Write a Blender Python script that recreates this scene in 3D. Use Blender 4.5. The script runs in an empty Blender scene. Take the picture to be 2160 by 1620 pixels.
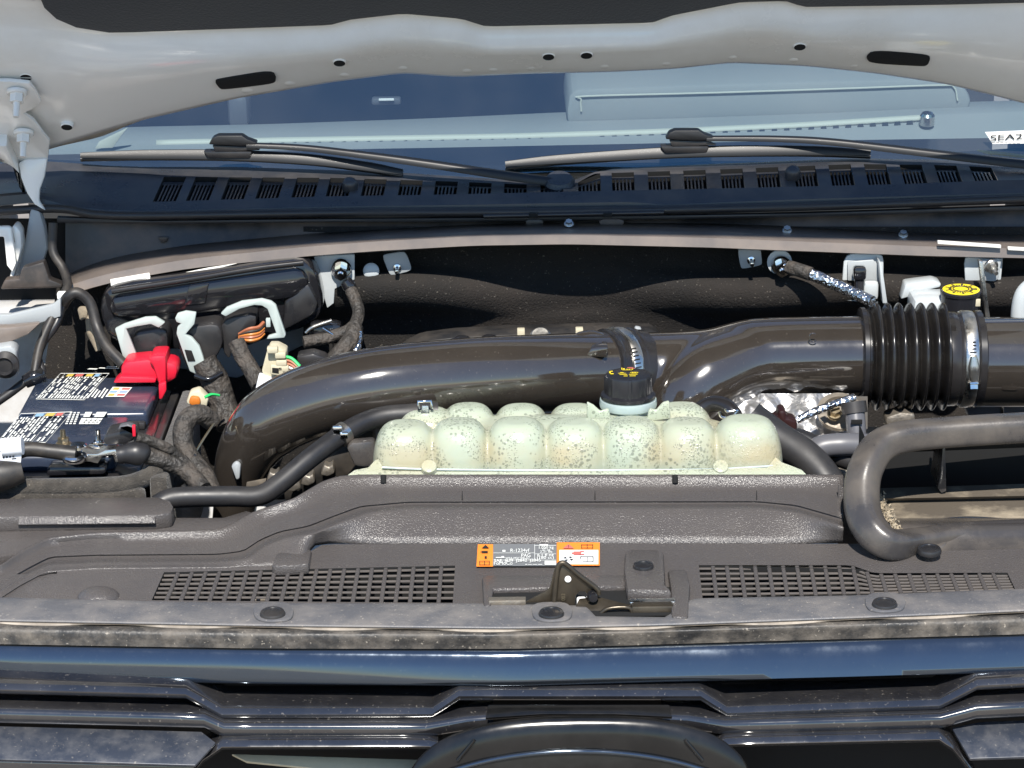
import bpy, bmesh, math, random
import numpy as np
from mathutils import Vector, Matrix
random.seed(7)
S = bpy.context.scene
COL = S.collection
R = math.radians
# ------------------------------------------------------------------ camera
FPX, PITCH, ROLL = 5800.0, 17.0, -0.8            # focal length in photo pixels (2160 wide)
CAM = Vector((0.0, -2.7, 1.10))
ROT = Matrix.Rotation(R(90 - PITCH), 3, 'X') @ Matrix.Rotation(R(ROLL), 3, 'Z')
cd = bpy.data.cameras.new('camera'); cam = bpy.data.objects.new('camera', cd); COL.objects.link(cam)
cam.matrix_world = Matrix.Translation(CAM) @ ROT.to_4x4()
cd.sensor_width = 36; cd.lens = 36 * FPX / 2160; cd.clip_end = 2000; cd.clip_start = 0.05
S.camera = cam
# ------------------------------------------------------------------ daylight
SUN_EL, SUN_AZ = 50.0, -1.2
ts = Vector((math.sin(R(SUN_AZ)) * math.cos(R(SUN_EL)), -math.cos(R(SUN_AZ)) * math.cos(R(SUN_EL)), math.sin(R(SUN_EL))))
W = bpy.data.worlds.new('World'); S.world = W; W.use_nodes = True
wn = W.node_tree.nodes; bg = wn['Background']
sky = wn.new('ShaderNodeTexSky'); sky.sky_type = 'NISHITA'; sky.sun_disc = False
sky.sun_elevation = R(SUN_EL); sky.sun_rotation = R(180 - SUN_AZ); sky.altitude = 200; sky.air_density = 1.2; sky.dust_density = 0.0; sky.ozone_density = 5.0
W.node_tree.links.new(sky.outputs[0], bg.inputs[0]); bg.inputs[1].default_value = 0.11
sl = bpy.data.lights.new('sun', 'SUN'); sl.energy = 5.0; sl.angle = R(0.53); sl.color = (1, 0.95, 0.87)
so = bpy.data.objects.new('sun', sl); COL.objects.link(so); so.rotation_euler = ts.to_track_quat('Z', 'Y').to_euler()
so.location = ts * 20
S.view_settings.view_transform = 'Standard'; S.view_settings.look = 'None'; S.view_settings.gamma = 1
S.view_settings.exposure = 0.6
S.render.engine = 'CYCLES'
S.cycles.max_bounces = 8; S.cycles.glossy_bounces = 5; S.cycles.transparent_max_bounces = 12
S.cycles.sample_clamp_indirect = 6
# ------------------------------------------------------------------ helpers
def ray(px, py): return ROT @ Vector(((px - 1080) / FPX, -(py - 810) / FPX, -1.0))
def P(px, py, Y=None, Z=None, pl=None):
    """point of the truck seen at a photo pixel, on the plane Y=, Z= or (point, normal)"""
    d = ray(px, py)
    if Y is not None: t = (Y - CAM.y) / d.y
    elif Z is not None: t = (Z - CAM.z) / d.z
    else: t = (pl[0] - CAM).dot(pl[1]) / d.dot(pl[1])
    return CAM + d * t
def mpp(Y): return (Y + 2.7 + 0.3) / FPX * 0.985        # metres per photo pixel at depth Y (about)
def curve(pts, sm=0):
    xs = np.array([p[0] for p in pts], float); ys = np.array([p[1] for p in pts], float)
    if sm <= 0: return lambda x: float(np.interp(x, xs, ys))
    o = np.linspace(-2, 2, 17) * sm; w = np.exp(-0.5 * (o / sm) ** 2); w /= w.sum()
    return lambda x: float((np.interp(x + o, xs, ys) * w).sum())
def cst(v): return v if callable(v) else (lambda x, v=v: v)
def fin(me, mat, smooth=True, ang=38):
    if mat is not None: me.materials.append(MAT(mat) if isinstance(mat, str) else mat)
    me.polygons.foreach_set('use_smooth', [smooth] * len(me.polygons))
    if smooth and ang < 180: me.set_sharp_from_angle(angle=R(ang))
    me.update()
def link(name, me, parent=None, kind=None):
    o = bpy.data.objects.new(name, me); COL.objects.link(o)
    if parent is not None:
        o.parent = parent
        if parent.parent is None and parent.type == 'EMPTY': o.location = -parent.location
    if kind: o['kind'] = kind
    return o
def mk(name, v, f, mat, parent=None, smooth=True, ang=38, kind=None, recalc=True):
    me = bpy.data.meshes.new(name); me.from_pydata([tuple(p) for p in v], [], f)
    if recalc:
        bm = bmesh.new(); bm.from_mesh(me); bmesh.ops.recalc_face_normals(bm, faces=bm.faces); bm.to_mesh(me); bm.free()
    fin(me, mat, smooth, ang)
    return link(name, me, parent, kind)
def thing(name, label, cat, loc, group=None):
    o = bpy.data.objects.new(name, None); COL.objects.link(o); o.location = loc; o.empty_display_size = .02
    o['label'] = label; o['category'] = cat
    if group: o['group'] = group
    return o
def tag(o, label, cat, group=None):
    o['label'] = label; o['category'] = cat
    if group: o['group'] = group
    return o
def bmobj(name, bm, mat, parent, ang=38, kind=None):
    me = bpy.data.meshes.new(name); bmesh.ops.recalc_face_normals(bm, faces=bm.faces); bm.to_mesh(me); bm.free()
    fin(me, mat, True, ang); return link(name, me, parent, kind)
def bev(bm, w, seg=2):
    es = [e for e in bm.edges if len(e.link_faces) == 2 and e.calc_face_angle(0) > R(25)]
    if w > 0 and es: bmesh.ops.bevel(bm, geom=es, offset=w, segments=seg, profile=.5, affect='EDGES', clamp_overlap=True)
def box(name, c, s, mat, parent=None, b=.003, rot=None, seg=2):
    bm = bmesh.new(); bmesh.ops.create_cube(bm, size=1)
    for v in bm.verts: v.co = Vector((v.co.x * s[0], v.co.y * s[1], v.co.z * s[2]))
    bev(bm, b, seg)
    M = Matrix.Translation(Vector(c)) @ (rot.to_4x4() if rot is not None else Matrix.Identity(4))
    bmesh.ops.transform(bm, matrix=M, verts=bm.verts)
    return bmobj(name, bm, mat, parent)
def plate(name, pts, mat, parent=None, Y=None, Z=None, pl=None, t=.004, b=.001, ext=None, seg=2, rnd=0):
    """solid plate: its outline given by photo pixels on a plane, thickened away from the viewer"""
    p3 = [P(x, y, Y, Z, pl) for x, y in pts]
    for _ in range(rnd):
        q = []
        for i in range(len(p3)):
            a, c = p3[i], p3[(i + 1) % len(p3)]; q += [a.lerp(c, .22), a.lerp(c, .78)]
        p3 = q
    if ext is None:
        if Y is not None: ext = Vector((0, t, 0))
        elif Z is not None: ext = Vector((0, 0, -t))
        else:
            n = pl[1].normalized(); ext = n * t if n.dot(ray(1080, 810)) > 0 else -n * t
    bm = bmesh.new(); vs = [bm.verts.new(p) for p in p3]; f = bm.faces.new(vs)
    r = bmesh.ops.extrude_face_region(bm, geom=[f])
    bmesh.ops.translate(bm, vec=ext, verts=[e for e in r['geom'] if isinstance(e, bmesh.types.BMVert)])
    bmesh.ops.recalc_face_normals(bm, faces=bm.faces); bev(bm, b, seg)
    return bmobj(name, bm, mat, parent)
def smooth_path(pts, n=6):
    p = [Vector(q) for q in pts]
    if len(p) < 3 or n <= 1: return p
    out = []
    for i in range(len(p) - 1):
        a = p[i - 1] if i else p[0] * 2 - p[1]; b = p[i]; c = p[i + 1]; d = p[i + 2] if i + 2 < len(p) else p[-1] * 2 - p[-2]
        for k in range(n):
            t = k / n
            out.append(.5 * ((2 * b) + (c - a) * t + (2 * a - 5 * b + 4 * c - d) * t * t + (3 * b - a - 3 * c + d) * t ** 3))
    out.append(p[-1]); return out
def sweep(path, rad, seg=16, sx=1.0, sz=1.0, up=Vector((0, 0, 1)), prof=None):
    """tube along a path; returns verts, faces. prof: closed profile [(a, b)] in units of the radius"""
    n = len(path); V = []; Fc = []
    rad = rad if isinstance(rad, (list, tuple)) else [rad] * n
    if len(rad) != n: rad = list(np.interp(np.linspace(0, 1, n), np.linspace(0, 1, len(rad)), rad))
    pr = prof or [(math.cos(2 * math.pi * k / seg), math.sin(2 * math.pi * k / seg)) for k in range(seg)]
    m = len(pr); prev = None
    for i, p in enumerate(path):
        t = (path[min(i + 1, n - 1)] - path[max(i - 1, 0)]).normalized()
        if prev is None:
            s = t.cross(up)
            if s.length < .05: s = t.cross(Vector((0, 1, 0)))
        else: s = prev - t * prev.dot(t)
        s.normalize(); prev = s; u = s.cross(t)
        for a, b in pr: V.append(p + s * (a * sx * rad[i]) + u * (b * sz * rad[i]))
    for i in range(n - 1):
        for k in range(m):
            k2 = (k + 1) % m; Fc.append((i * m + k, i * m + k2, (i + 1) * m + k2, (i + 1) * m + k))
    Fc.append(tuple(range(m))); Fc.append(tuple((n - 1) * m + k for k in range(m)))
    return V, Fc
def tube(name, pts, r, mat, parent=None, seg=12, n=6, **k):
    """pts: 3D points, or (px, py, depth Y)"""
    p3 = [Vector(q) if isinstance(q, Vector) else P(q[0], q[1], Y=q[2]) for q in pts]
    rr = r
    if isinstance(r, (list, tuple)): rr = list(np.interp(np.linspace(0, 1, (len(p3) - 1) * (n if len(p3) > 2 else 1) + 1), np.linspace(0, 1, len(r)), r))
    V, Fc = sweep(smooth_path(p3, n), rr, seg, **k)
    return mk(name, V, Fc, mat, parent, ang=50)
def basis(axis):
    z = Vector(axis).normalized(); x = z.cross(Vector((0, 1, 0)))
    if x.length < .1: x = z.cross(Vector((1, 0, 0)))
    x.normalize(); return x, z.cross(x), z
def lathe(name, c, axis, prof, mat, parent=None, seg=32, rib=None, ang=35):
    """prof: [(radius, height along the axis)] bottom to top"""
    x, y, z = basis(axis); V = []; Fc = []; m = len(prof)
    for k in range(seg):
        a = 2 * math.pi * k / seg
        for i, (r, h) in enumerate(prof):
            rr = r * (1 + (rib(k, i) if rib else 0))
            V.append(Vector(c) + x * (rr * math.cos(a)) + y * (rr * math.sin(a)) + z * h)
    for k in range(seg):
        k2 = (k + 1) % seg
        for i in range(m - 1): Fc.append((k * m + i, k2 * m + i, k2 * m + i + 1, k * m + i + 1))
    if prof[0][0] > 1e-6: Fc.append(tuple(k * m for k in range(seg)))
    if prof[-1][0] > 1e-6: Fc.append(tuple(k * m + m - 1 for k in range(seg)))
    bm = bmesh.new(); vs = [bm.verts.new(v) for v in V]
    for f in Fc:
        try: bm.faces.new([vs[i] for i in f])
        except ValueError: pass
    bmesh.ops.remove_doubles(bm, verts=bm.verts, dist=1e-6)
    return bmobj(name, bm, mat, parent, ang)
def hexbolt(name, c, axis, r, h, mat, parent=None, flange=1.35, stud=0):
    x, y, z = basis(axis); c = Vector(c)
    o = lathe(name, c, axis, [(r * flange, 0), (r * flange, h * .22), (r * flange * .9, h * .32)], mat, parent, 20)
    bm = bmesh.new(); bm.from_mesh(o.data)
    r0 = bmesh.ops.create_cone(bm, cap_ends=True, segments=6, radius1=r, radius2=r * .96, depth=h * .8)
    Mx = Matrix((x, y, z)).transposed().to_4x4(); Mx.translation = c + z * (h * .6)
    bmesh.ops.transform(bm, matrix=Mx, verts=r0['verts'])
    if stud:
        r1 = bmesh.ops.create_cone(bm, cap_ends=True, segments=12, radius1=r * .5, radius2=r * .42, depth=stud)
        Mx.translation = c + z * (h + stud / 2); bmesh.ops.transform(bm, matrix=Mx, verts=r1['verts'])
    bm.to_mesh(o.data); bm.free(); fin(o.data, None); return o
def rows_loft(name, rows, mat, parent=None, cut=0, ang=38, skip=None, kind=None, closed=False):
    """rows: list of lists of 3D points (same length). cut: rounds of corner cutting across the rows"""
    for _ in range(cut):
        q = [rows[0]]
        for a, b in zip(rows[:-1], rows[1:]):
            q.append([x.lerp(y, .25) for x, y in zip(a, b)]); q.append([x.lerp(y, .75) for x, y in zip(a, b)])
        q.append(rows[-1]); rows = q
    n = len(rows[0]); V = [p for r in rows for p in r]; Fc = []
    for i in range(len(rows) - 1):
        for j in range(n - 1):
            if skip and skip(i, j): continue
            Fc.append((i * n + j, i * n + j + 1, (i + 1) * n + j + 1, (i + 1) * n + j))
    return mk(name, V, Fc, mat, parent, ang=ang, kind=kind)
def thick(o, t, off=-1):
    m = o.modifiers.new('solid', 'SOLIDIFY'); m.thickness = t; m.offset = off; return o
def remesh(o, vox, it=4, fac=.5):
    m = o.modifiers.new('remesh', 'REMESH'); m.mode = 'VOXEL'; m.voxel_size = vox; m.use_smooth_shade = True
    if it:
        s = o.modifiers.new('smooth', 'SMOOTH'); s.iterations = it; s.factor = fac
    return o
def text(name, s, o, xd, yd, h, mat, parent=None, align='LEFT', w=None):
    cu = bpy.data.curves.new(name, 'FONT'); cu.body = s; cu.size = 1; cu.align_x = align
    t = bpy.data.objects.new(name, cu); COL.objects.link(t)
    bpy.context.view_layer.update()
    me = bpy.data.meshes.new_from_object(t); bpy.data.objects.remove(t); bpy.data.curves.remove(cu)
    xd = Vector(xd).normalized(); yd = Vector(yd).normalized()
    k = h / .73; ww = max([v.co.x for v in me.vertices] + [1e-6]); kx = k if w is None else w / ww
    for v in me.vertices: v.co = Vector(o) + xd * (v.co.x * kx) + yd * (v.co.y * k)
    fin(me, mat, False); me.name = name
    return link(name, me, parent)
def quads(name, corners, rects, mat, parent, lift=0.0004):
    """flat print: rectangles (u0, v0, u1, v1) on the quad a(0,0) b(1,0) c(1,1) d(0,1)"""
    a, b, c, d = corners; nrm = (b - a).cross(d - a).normalized()
    if nrm.dot(ray(1080, 810)) > 0: nrm = -nrm
    def q(u, v): return (a * (1 - u) + b * u) * (1 - v) + (d * (1 - u) + c * u) * v + nrm * lift
    V = []; Fc = []
    for u0, v0, u1, v1 in rects:
        i = len(V); V += [q(u0, v0), q(u1, v0), q(u1, v1), q(u0, v1)]; Fc.append((i, i + 1, i + 2, i + 3))
    return mk(name, V, Fc, mat, parent, smooth=False)
# ------------------------------------------------------------------ materials
MATS = {}
def MAT(n): return MATS[n]
def mat(name, col, rough=.4, metal=0., coat=0., var=0., vscale=8., dust=None, dustamt=0., dscale=6., bump=0., bscale=400., bdist=.001,
        rvar=0., spec=.5, sss=0., sheen=0., speck=0., top=False):
    m = bpy.data.materials.new(name); m.use_nodes = True; nt = m.node_tree; N = nt.nodes; L = nt.links; b = N['Principled BSDF']
    b.inputs['Base Color'].default_value = (*col, 1); b.inputs['Roughness'].default_value = rough; b.inputs['Metallic'].default_value = metal
    b.inputs['Coat Weight'].default_value = coat; b.inputs['Coat Roughness'].default_value = .06; b.inputs['Specular IOR Level'].default_value = spec
    if sss: b.inputs['Subsurface Weight'].default_value = sss; b.inputs['Subsurface Radius'].default_value = (.02, .02, .015); b.inputs['Subsurface Scale'].default_value = 1.
    if sheen: b.inputs['Sheen Weight'].default_value = sheen
    tc = N.new('ShaderNodeTexCoord'); src = tc.outputs['Object']
    def noise(sc, det=4., ro=.6):
        n = N.new('ShaderNodeTexNoise'); n.inputs['Scale'].default_value = sc; n.inputs['Detail'].default_value = det; n.inputs['Roughness'].default_value = ro
        L.new(src, n.inputs['Vector']); return n.outputs['Fac']
    def ramp(f, lo, hi):
        r = N.new('ShaderNodeMapRange'); r.inputs['From Min'].default_value = lo; r.inputs['From Max'].default_value = hi; L.new(f, r.inputs['Value']); return r.outputs[0]
    cur = None
    def mix(f, c1, c2, amt):
        x = N.new('ShaderNodeMix'); x.data_type = 'RGBA'
        mm = N.new('ShaderNodeMath'); mm.operation = 'MULTIPLY'; mm.inputs[1].default_value = amt; L.new(f, mm.inputs[0]); L.new(mm.outputs[0], x.inputs[0])
        if hasattr(c1, 'default_value') and not isinstance(c1, tuple): L.new(c1, x.inputs[6])
        else: x.inputs[6].default_value = (*c1, 1)
        x.inputs[7].default_value = (*c2, 1); return x.outputs[2]
    if var:
        cur = mix(ramp(noise(vscale), .35, .65), col, tuple(max(0, c * (1 - var)) for c in col), 1.)
    if dust:
        fd = ramp(noise(dscale, 7, .65), .42, .68)
        cur = mix(fd, cur if cur is not None else col, dust, dustamt)
    if speck:
        fs = ramp(noise(260, 2, .5), .66, .74); cur = mix(fs, cur if cur is not None else col, (.45, .4, .33), speck)
    if cur is not None: L.new(cur, b.inputs['Base Color'])
    if rvar or (dust and dustamt):
        r = N.new('ShaderNodeMapRange'); r.inputs['To Min'].default_value = max(.02, rough - rvar * .5); r.inputs['To Max'].default_value = min(1, rough + rvar + dustamt * .45)
        L.new(ramp(noise(dscale, 7, .65), .4, .68), r.inputs['Value']); L.new(r.outputs[0], b.inputs['Roughness'])
    if bump:
        bp = N.new('ShaderNodeBump'); bp.inputs['Strength'].default_value = bump; bp.inputs['Distance'].default_value = bdist
        L.new(noise(bscale, 2, .5), bp.inputs['Height']); L.new(bp.outputs[0], b.inputs['Normal'])
    MATS[name] = m; return m
mat('white_paint', (.86, .85, .81), .16, coat=.6, dust=(.55, .49, .4), dustamt=.32, dscale=4)
mat('white_dirty', (.66, .67, .68), .28, coat=.3, dust=(.36, .30, .24), dustamt=.6, dscale=9)
mat('insul_black', (.012, .012, .013), .95, sheen=.2, bump=.5, bscale=300)
mat('hole_black', (.004, .004, .004), .9)  # near black standing for the shade inside holes; small clips share it
mat('cowl_plastic', (.028, .03, .036), .27, bump=.25, bscale=1500, bdist=.0004, dust=(.15, .13, .11), dustamt=.25, dscale=14)
mat('rubber', (.016, .016, .018), .42, rvar=.12, dust=(.08, .07, .06), dustamt=.2, dscale=12)
mat('rubber_gloss', (.016, .015, .016), .2, dust=(.1, .09, .08), dustamt=.12, dscale=15)
mat('slat', (.1, .09, .083), .26, dust=(.17, .14, .115), dustamt=.3, dscale=20)  # lighter than the shroud, sunlit look of the bars put into the colour
mat('bottle_rim', (.36, .44, .43), .25, sss=.3)
mat('wiper_black', (.006, .006, .007), .45)
mat('shroud', (.075, .068, .066), .23, bump=1., bscale=560, bdist=.001, dust=(.14, .12, .1), dustamt=.16, dscale=7, speck=.08)
mat('shroud_strip', (.1, .1, .107), .42, bump=.5, bscale=700, bdist=.0006, dust=(.26, .23, .2), dustamt=.5, dscale=16, speck=.4)
mat('seal_dirty', (.03, .029, .028), .45, bump=.9, bscale=90, bdist=.002, dust=(.22, .19, .155), dustamt=.65, dscale=26, speck=.5)
mat('lip_dust', (.36, .31, .25), .6, var=.5, vscale=22, bump=.5, bscale=200)
mat('pipe', (.03, .025, .021), .09, spec=.9, coat=.9, dust=(.12, .1, .08), dustamt=.1, dscale=6, rvar=.04, speck=.06)
mat('bellows', (.012, .011, .011), .17, dust=(.1, .09, .075), dustamt=.12, dscale=18)
mat('black_plastic', (.018, .018, .02), .3, dust=(.12, .1, .08), dustamt=.2, dscale=10, rvar=.1)
mat('black_gloss', (.012, .012, .014), .12, coat=.4)
mat('grey_plastic', (.1, .1, .11), .4)
mat('lever_grey', (.42, .48, .46), .42, dust=(.3, .28, .22), dustamt=.15)
mat('red_plastic', (.62, .012, .035), .36, sss=.0)
mat('beige_plastic', (.55, .5, .36), .45, dust=(.3, .25, .18), dustamt=.3, dscale=30)
mat('orange_plastic', (.55, .16, .02), .4)
mat('felt', (.06, .052, .043), .95, var=.5, vscale=60, bump=1., bscale=420, bdist=.002, speck=.25, sheen=.2)
mat('firewall_felt', (.009, .0075, .0065), .9, var=.5, vscale=10, bump=.7, bscale=350, bdist=.002, speck=.18, dust=(.042, .033, .027), dustamt=.5, dscale=5)
mat('steel', (.62, .6, .56), .28, 1., rvar=.15, dust=(.3, .25, .18), dustamt=.2, dscale=40)
mat('chrome', (.8, .79, .78), .1, 1.)
mat('zinc_gold', (.4, .33, .22), .35, 1., dust=(.2, .16, .11), dustamt=.5, dscale=35)
mat('latch_metal', (.075, .063, .047), .3, .7, dust=(.13, .105, .075), dustamt=.45, dscale=22, bump=.2, bscale=120)
mat('foil', (.55, .54, .53), .42, .9, bump=.7, bscale=60, bdist=.006, rvar=.1)
mat('foil_wrap', (.7, .7, .72), .18, 1., bump=1., bscale=160, bdist=.005)
mat('grille_chrome', (.1, .122, .152), .07, .9, dust=(.22, .2, .18), dustamt=.05, dscale=30, rvar=.03, speck=.1)
mat('grille_bar', (.014, .014, .016), .08, .0, coat=1., spec=.9, dust=(.12, .11, .1), dustamt=.12, dscale=18, speck=.2)
mat('grille_plate', (.035, .042, .058), .3, .3, dust=(.2, .19, .18), dustamt=.3, dscale=40, speck=.25)
mat('grille_black', (.006, .006, .006), .16, dust=(.035, .032, .03), dustamt=.25, dscale=14)
mat('yellow', (.8, .62, .02), .45)
mat('print_white', (.75, .76, .72), .5)
mat('print_black', (.02, .02, .02), .5)
mat('label_grey', (.16, .165, .17), .35, bump=.4, bscale=700, bdist=.0005)
mat('label_orange', (.85, .24, .03), .4)
mat('label_white', (.82, .82, .8), .4)
mat('label_red', (.55, .14, .12), .4)
mat('label_yellow', (.6, .45, .1), .4)
mat('label_blue', (.25, .42, .6), .4)
mat('battery_lid', (.024, .034, .06), .26, coat=.3, dust=(.1, .1, .12), dustamt=.15, dscale=14)  # blue glare of the sky put into the base colour
mat('battery_case', (.012, .012, .015), .16, coat=.3, dust=(.12, .1, .08), dustamt=.15, dscale=14)
mat('wire_black', (.016, .015, .015), .45, dust=(.11, .09, .07), dustamt=.35, dscale=30)
mat('tape_loom', (.028, .025, .022), .6, bump=1., bscale=110, bdist=.006, dust=(.13, .105, .085), dustamt=.5, dscale=30)
mat('wire_orange', (.6, .2, .04), .45); mat('wire_green', (.03, .6, .15), .45); mat('wire_brown', (.35, .12, .06), .45); mat('wire_white', (.7, .68, .62), .45)
mat('wire_red', (.022, .005, .004), .4)
mat('paper', (.82, .83, .86), .5)
mat('engine_dark', (.012, .011, .01), .5, dust=(.1, .08, .06), dustamt=.5, dscale=12)
mat('cast_alu', (.3, .27, .23), .45, .8, bump=.5, bscale=120, bdist=.002, dust=(.2, .16, .11), dustamt=.5, dscale=25)
mat('duct', (.045, .042, .042), .24, dust=(.24, .2, .155), dustamt=.35, dscale=9, bump=.25, bscale=500, bdist=.0006, rvar=.1)
mat('duct_dirty', (.09, .075, .058), .7, dust=(.42, .35, .25), dustamt=.8, dscale=11, bump=.6, bscale=200, bdist=.001)
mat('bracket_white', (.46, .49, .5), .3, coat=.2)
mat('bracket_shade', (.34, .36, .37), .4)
mat('cap_black', (.015, .015, .018), .26)
mat('dash_pad', (.28, .285, .28), .8)
mat('dash_strip', (.55, .54, .46), .7)
mat('hem_dust', (.4, .36, .29), .5, dust=(.25, .21, .16), dustamt=.6, dscale=9)
mat('cab_dark', (.03, .032, .036), .9)
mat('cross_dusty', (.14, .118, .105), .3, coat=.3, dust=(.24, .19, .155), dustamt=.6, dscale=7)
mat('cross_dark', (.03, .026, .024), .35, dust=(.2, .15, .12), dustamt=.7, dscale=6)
mat('asphalt', (.32, .28, .24), .9, var=.35, vscale=3, bump=.3, bscale=60, bdist=.01)
mat('dirt', (.42, .35, .25), .95, var=.5, vscale=80, bump=1., bscale=250, bdist=.004)
# bottle plastic: pale translucent, condensation drops on the inside, brownish tide mark
def bottle_material():
    m = bpy.data.materials.new('bottle_plastic'); m.use_nodes = True; nt = m.node_tree; N = nt.nodes; L = nt.links; b = N['Principled BSDF']
    b.inputs['Roughness'].default_value = .2; b.inputs['Subsurface Weight'].default_value = .5; b.inputs['Subsurface Radius'].default_value = (.012, .013, .01); b.inputs['Subsurface Scale'].default_value = 1
    b.inputs['Coat Weight'].default_value = .0
    tc = N.new('ShaderNodeTexCoord'); o = tc.outputs['Object']
    def node(t, **k):
        n = N.new(t)
        for a, v in k.items(): n.inputs[a.replace('_', ' ')].default_value = v
        return n
    def mr(f, a, c, lo=0., hi=1.):
        r = N.new('ShaderNodeMapRange'); r.inputs['From Min'].default_value = a; r.inputs['From Max'].default_value = c; r.inputs['To Min'].default_value = lo; r.inputs['To Max'].default_value = hi
        L.new(f, r.inputs['Value']); return r.outputs[0]
    def math_(op, a, c):
        x = N.new('ShaderNodeMath'); x.operation = op
        for i, v in enumerate((a, c)):
            if hasattr(v, 'links'): L.new(v, x.inputs[i])
            else: x.inputs[i].default_value = v
        return x.outputs[0]
    def mixc(f, a, c):
        x = N.new('ShaderNodeMix'); x.data_type = 'RGBA'; L.new(f, x.inputs[0])
        for i, v in ((6, a), (7, c)):
            if hasattr(v, 'links'): L.new(v, x.inputs[i])
            else: x.inputs[i].default_value = (*v, 1)
        return x.outputs[2]
    sep = N.new('ShaderNodeSeparateXYZ'); L.new(o, sep.inputs[0])
    n1 = node('ShaderNodeTexNoise', Scale=14., Detail=3.); L.new(o, n1.inputs['Vector'])
    tide = math_('MULTIPLY', math_('MULTIPLY', mr(sep.outputs['Z'], .042, .055), mr(sep.outputs['Z'], .085, .068)), mr(n1.outputs['Fac'], .3, .62))
    base = mixc(tide, (.39, .435, .345), (.44, .385, .25))
    n3 = node('ShaderNodeTexNoise', Scale=7., Detail=3.); L.new(o, n3.inputs['Vector'])
    base = mixc(mr(n3.outputs['Fac'], .52, .74, 0, .45), base, (.37, .37, .28))
    tot = None
    for sc, thr, reg, lo, hi in ((215., .31, 30., .54, .57), (380., .28, 34., .51, .545), (150., .28, 24., .58, .61)):
        v = node('ShaderNodeTexVoronoi', Scale=sc, Randomness=.85); L.new(o, v.inputs['Vector'])
        nn = node('ShaderNodeTexNoise', Scale=reg, Detail=2.)
        mp = N.new('ShaderNodeMapping'); mp.inputs['Location'].default_value = (sc, sc * .3, 0); mp.inputs['Scale'].default_value = (1., 1., .6); L.new(o, mp.inputs['Vector']); L.new(mp.outputs[0], nn.inputs['Vector'])
        d = math_('MULTIPLY', mr(v.outputs['Distance'], thr + .1, thr - .02), mr(nn.outputs['Fac'], lo, hi))
        tot = d if tot is None else math_('MAXIMUM', tot, d)
    tot = math_('MULTIPLY', tot, mr(sep.outputs['Z'], .036, .045))
    base = mixc(math_('MULTIPLY', math_('MULTIPLY', tot, mr(sep.outputs['X'], .27, .22, .15, 1.)), .52), base, (.085, .098, .078))
    L.new(base, b.inputs['Base Color'])
    bp = N.new('ShaderNodeBump'); bp.inputs['Strength'].default_value = .35; bp.inputs['Distance'].default_value = .0008; L.new(tot, bp.inputs['Height']); L.new(bp.outputs[0], b.inputs['Normal'])
    MATS['bottle_plastic'] = m
bottle_material()
def glass_material(name, tint, gloss):
    m = bpy.data.materials.new(name); m.use_nodes = True; nt = m.node_tree; N = nt.nodes; L = nt.links; N.remove(N['Principled BSDF'])
    t = N.new('ShaderNodeBsdfTransparent'); t.inputs[0].default_value = (*tint, 1); g = N.new('ShaderNodeBsdfGlossy'); g.inputs['Roughness'].default_value = .02; g.inputs['Color'].default_value = (.5, .85, 1, 1)  # gloss tinted blue to deepen the reflected sky
    fr = N.new('ShaderNodeFresnel'); fr.inputs[0].default_value = gloss; x = N.new('ShaderNodeMixShader')
    L.new(fr.outputs[0], x.inputs[0]); L.new(t.outputs[0], x.inputs[1]); L.new(g.outputs[0], x.inputs[2])
    df = N.new('ShaderNodeBsdfDiffuse'); df.inputs[0].default_value = (.5, .5, .47, 1); x2 = N.new('ShaderNodeMixShader'); nz = N.new('ShaderNodeTexNoise'); nz.inputs['Scale'].default_value = 5; nz.inputs['Detail'].default_value = 6
    mrn = N.new('ShaderNodeMapRange'); mrn.inputs['From Min'].default_value = .35; mrn.inputs['From Max'].default_value = .7; mrn.inputs['To Min'].default_value = .015; mrn.inputs['To Max'].default_value = .045
    tcn = N.new('ShaderNodeTexCoord'); L.new(tcn.outputs['Object'], nz.inputs['Vector']); L.new(nz.outputs['Fac'], mrn.inputs['Value']); L.new(mrn.outputs[0], x2.inputs[0]); L.new(x.outputs[0], x2.inputs[1]); L.new(df.outputs[0], x2.inputs[2]); L.new(x2.outputs[0], N['Material Output'].inputs[0]); MATS[name] = m
glass_material('windshield_glass', (.74, .84, .88), 2.6)
def xr(a, b, n): return [a + (b - a) * i / (n - 1) for i in range(n)]
def rail(fn, xs, Y=None, Z=None, pl=None, off=None, dx=None):
    out = []
    for x in xs:
        p = P(x, fn(x), Y(x) if callable(Y) else Y, Z(x) if callable(Z) else Z, pl)
        if off is not None: p = p + (off(x) if callable(off) else off)
        out.append(p)
    return out
def ground_z(): return -1.25
# ================================================================== SETTING
g = mk('ground', [(-400, -400, ground_z()), (400, -400, ground_z()), (400, 400, ground_z()), (-400, 400, ground_z())], [(0, 1, 2, 3)], 'asphalt', smooth=False); g['kind'] = 'structure'
# ================================================================== TRUCK BODY
body = thing('truck_body', 'white pickup truck body around the open engine bay', 'truck', (0, .95, -.4))
XW = xr(138, 2420, 84)
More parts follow.
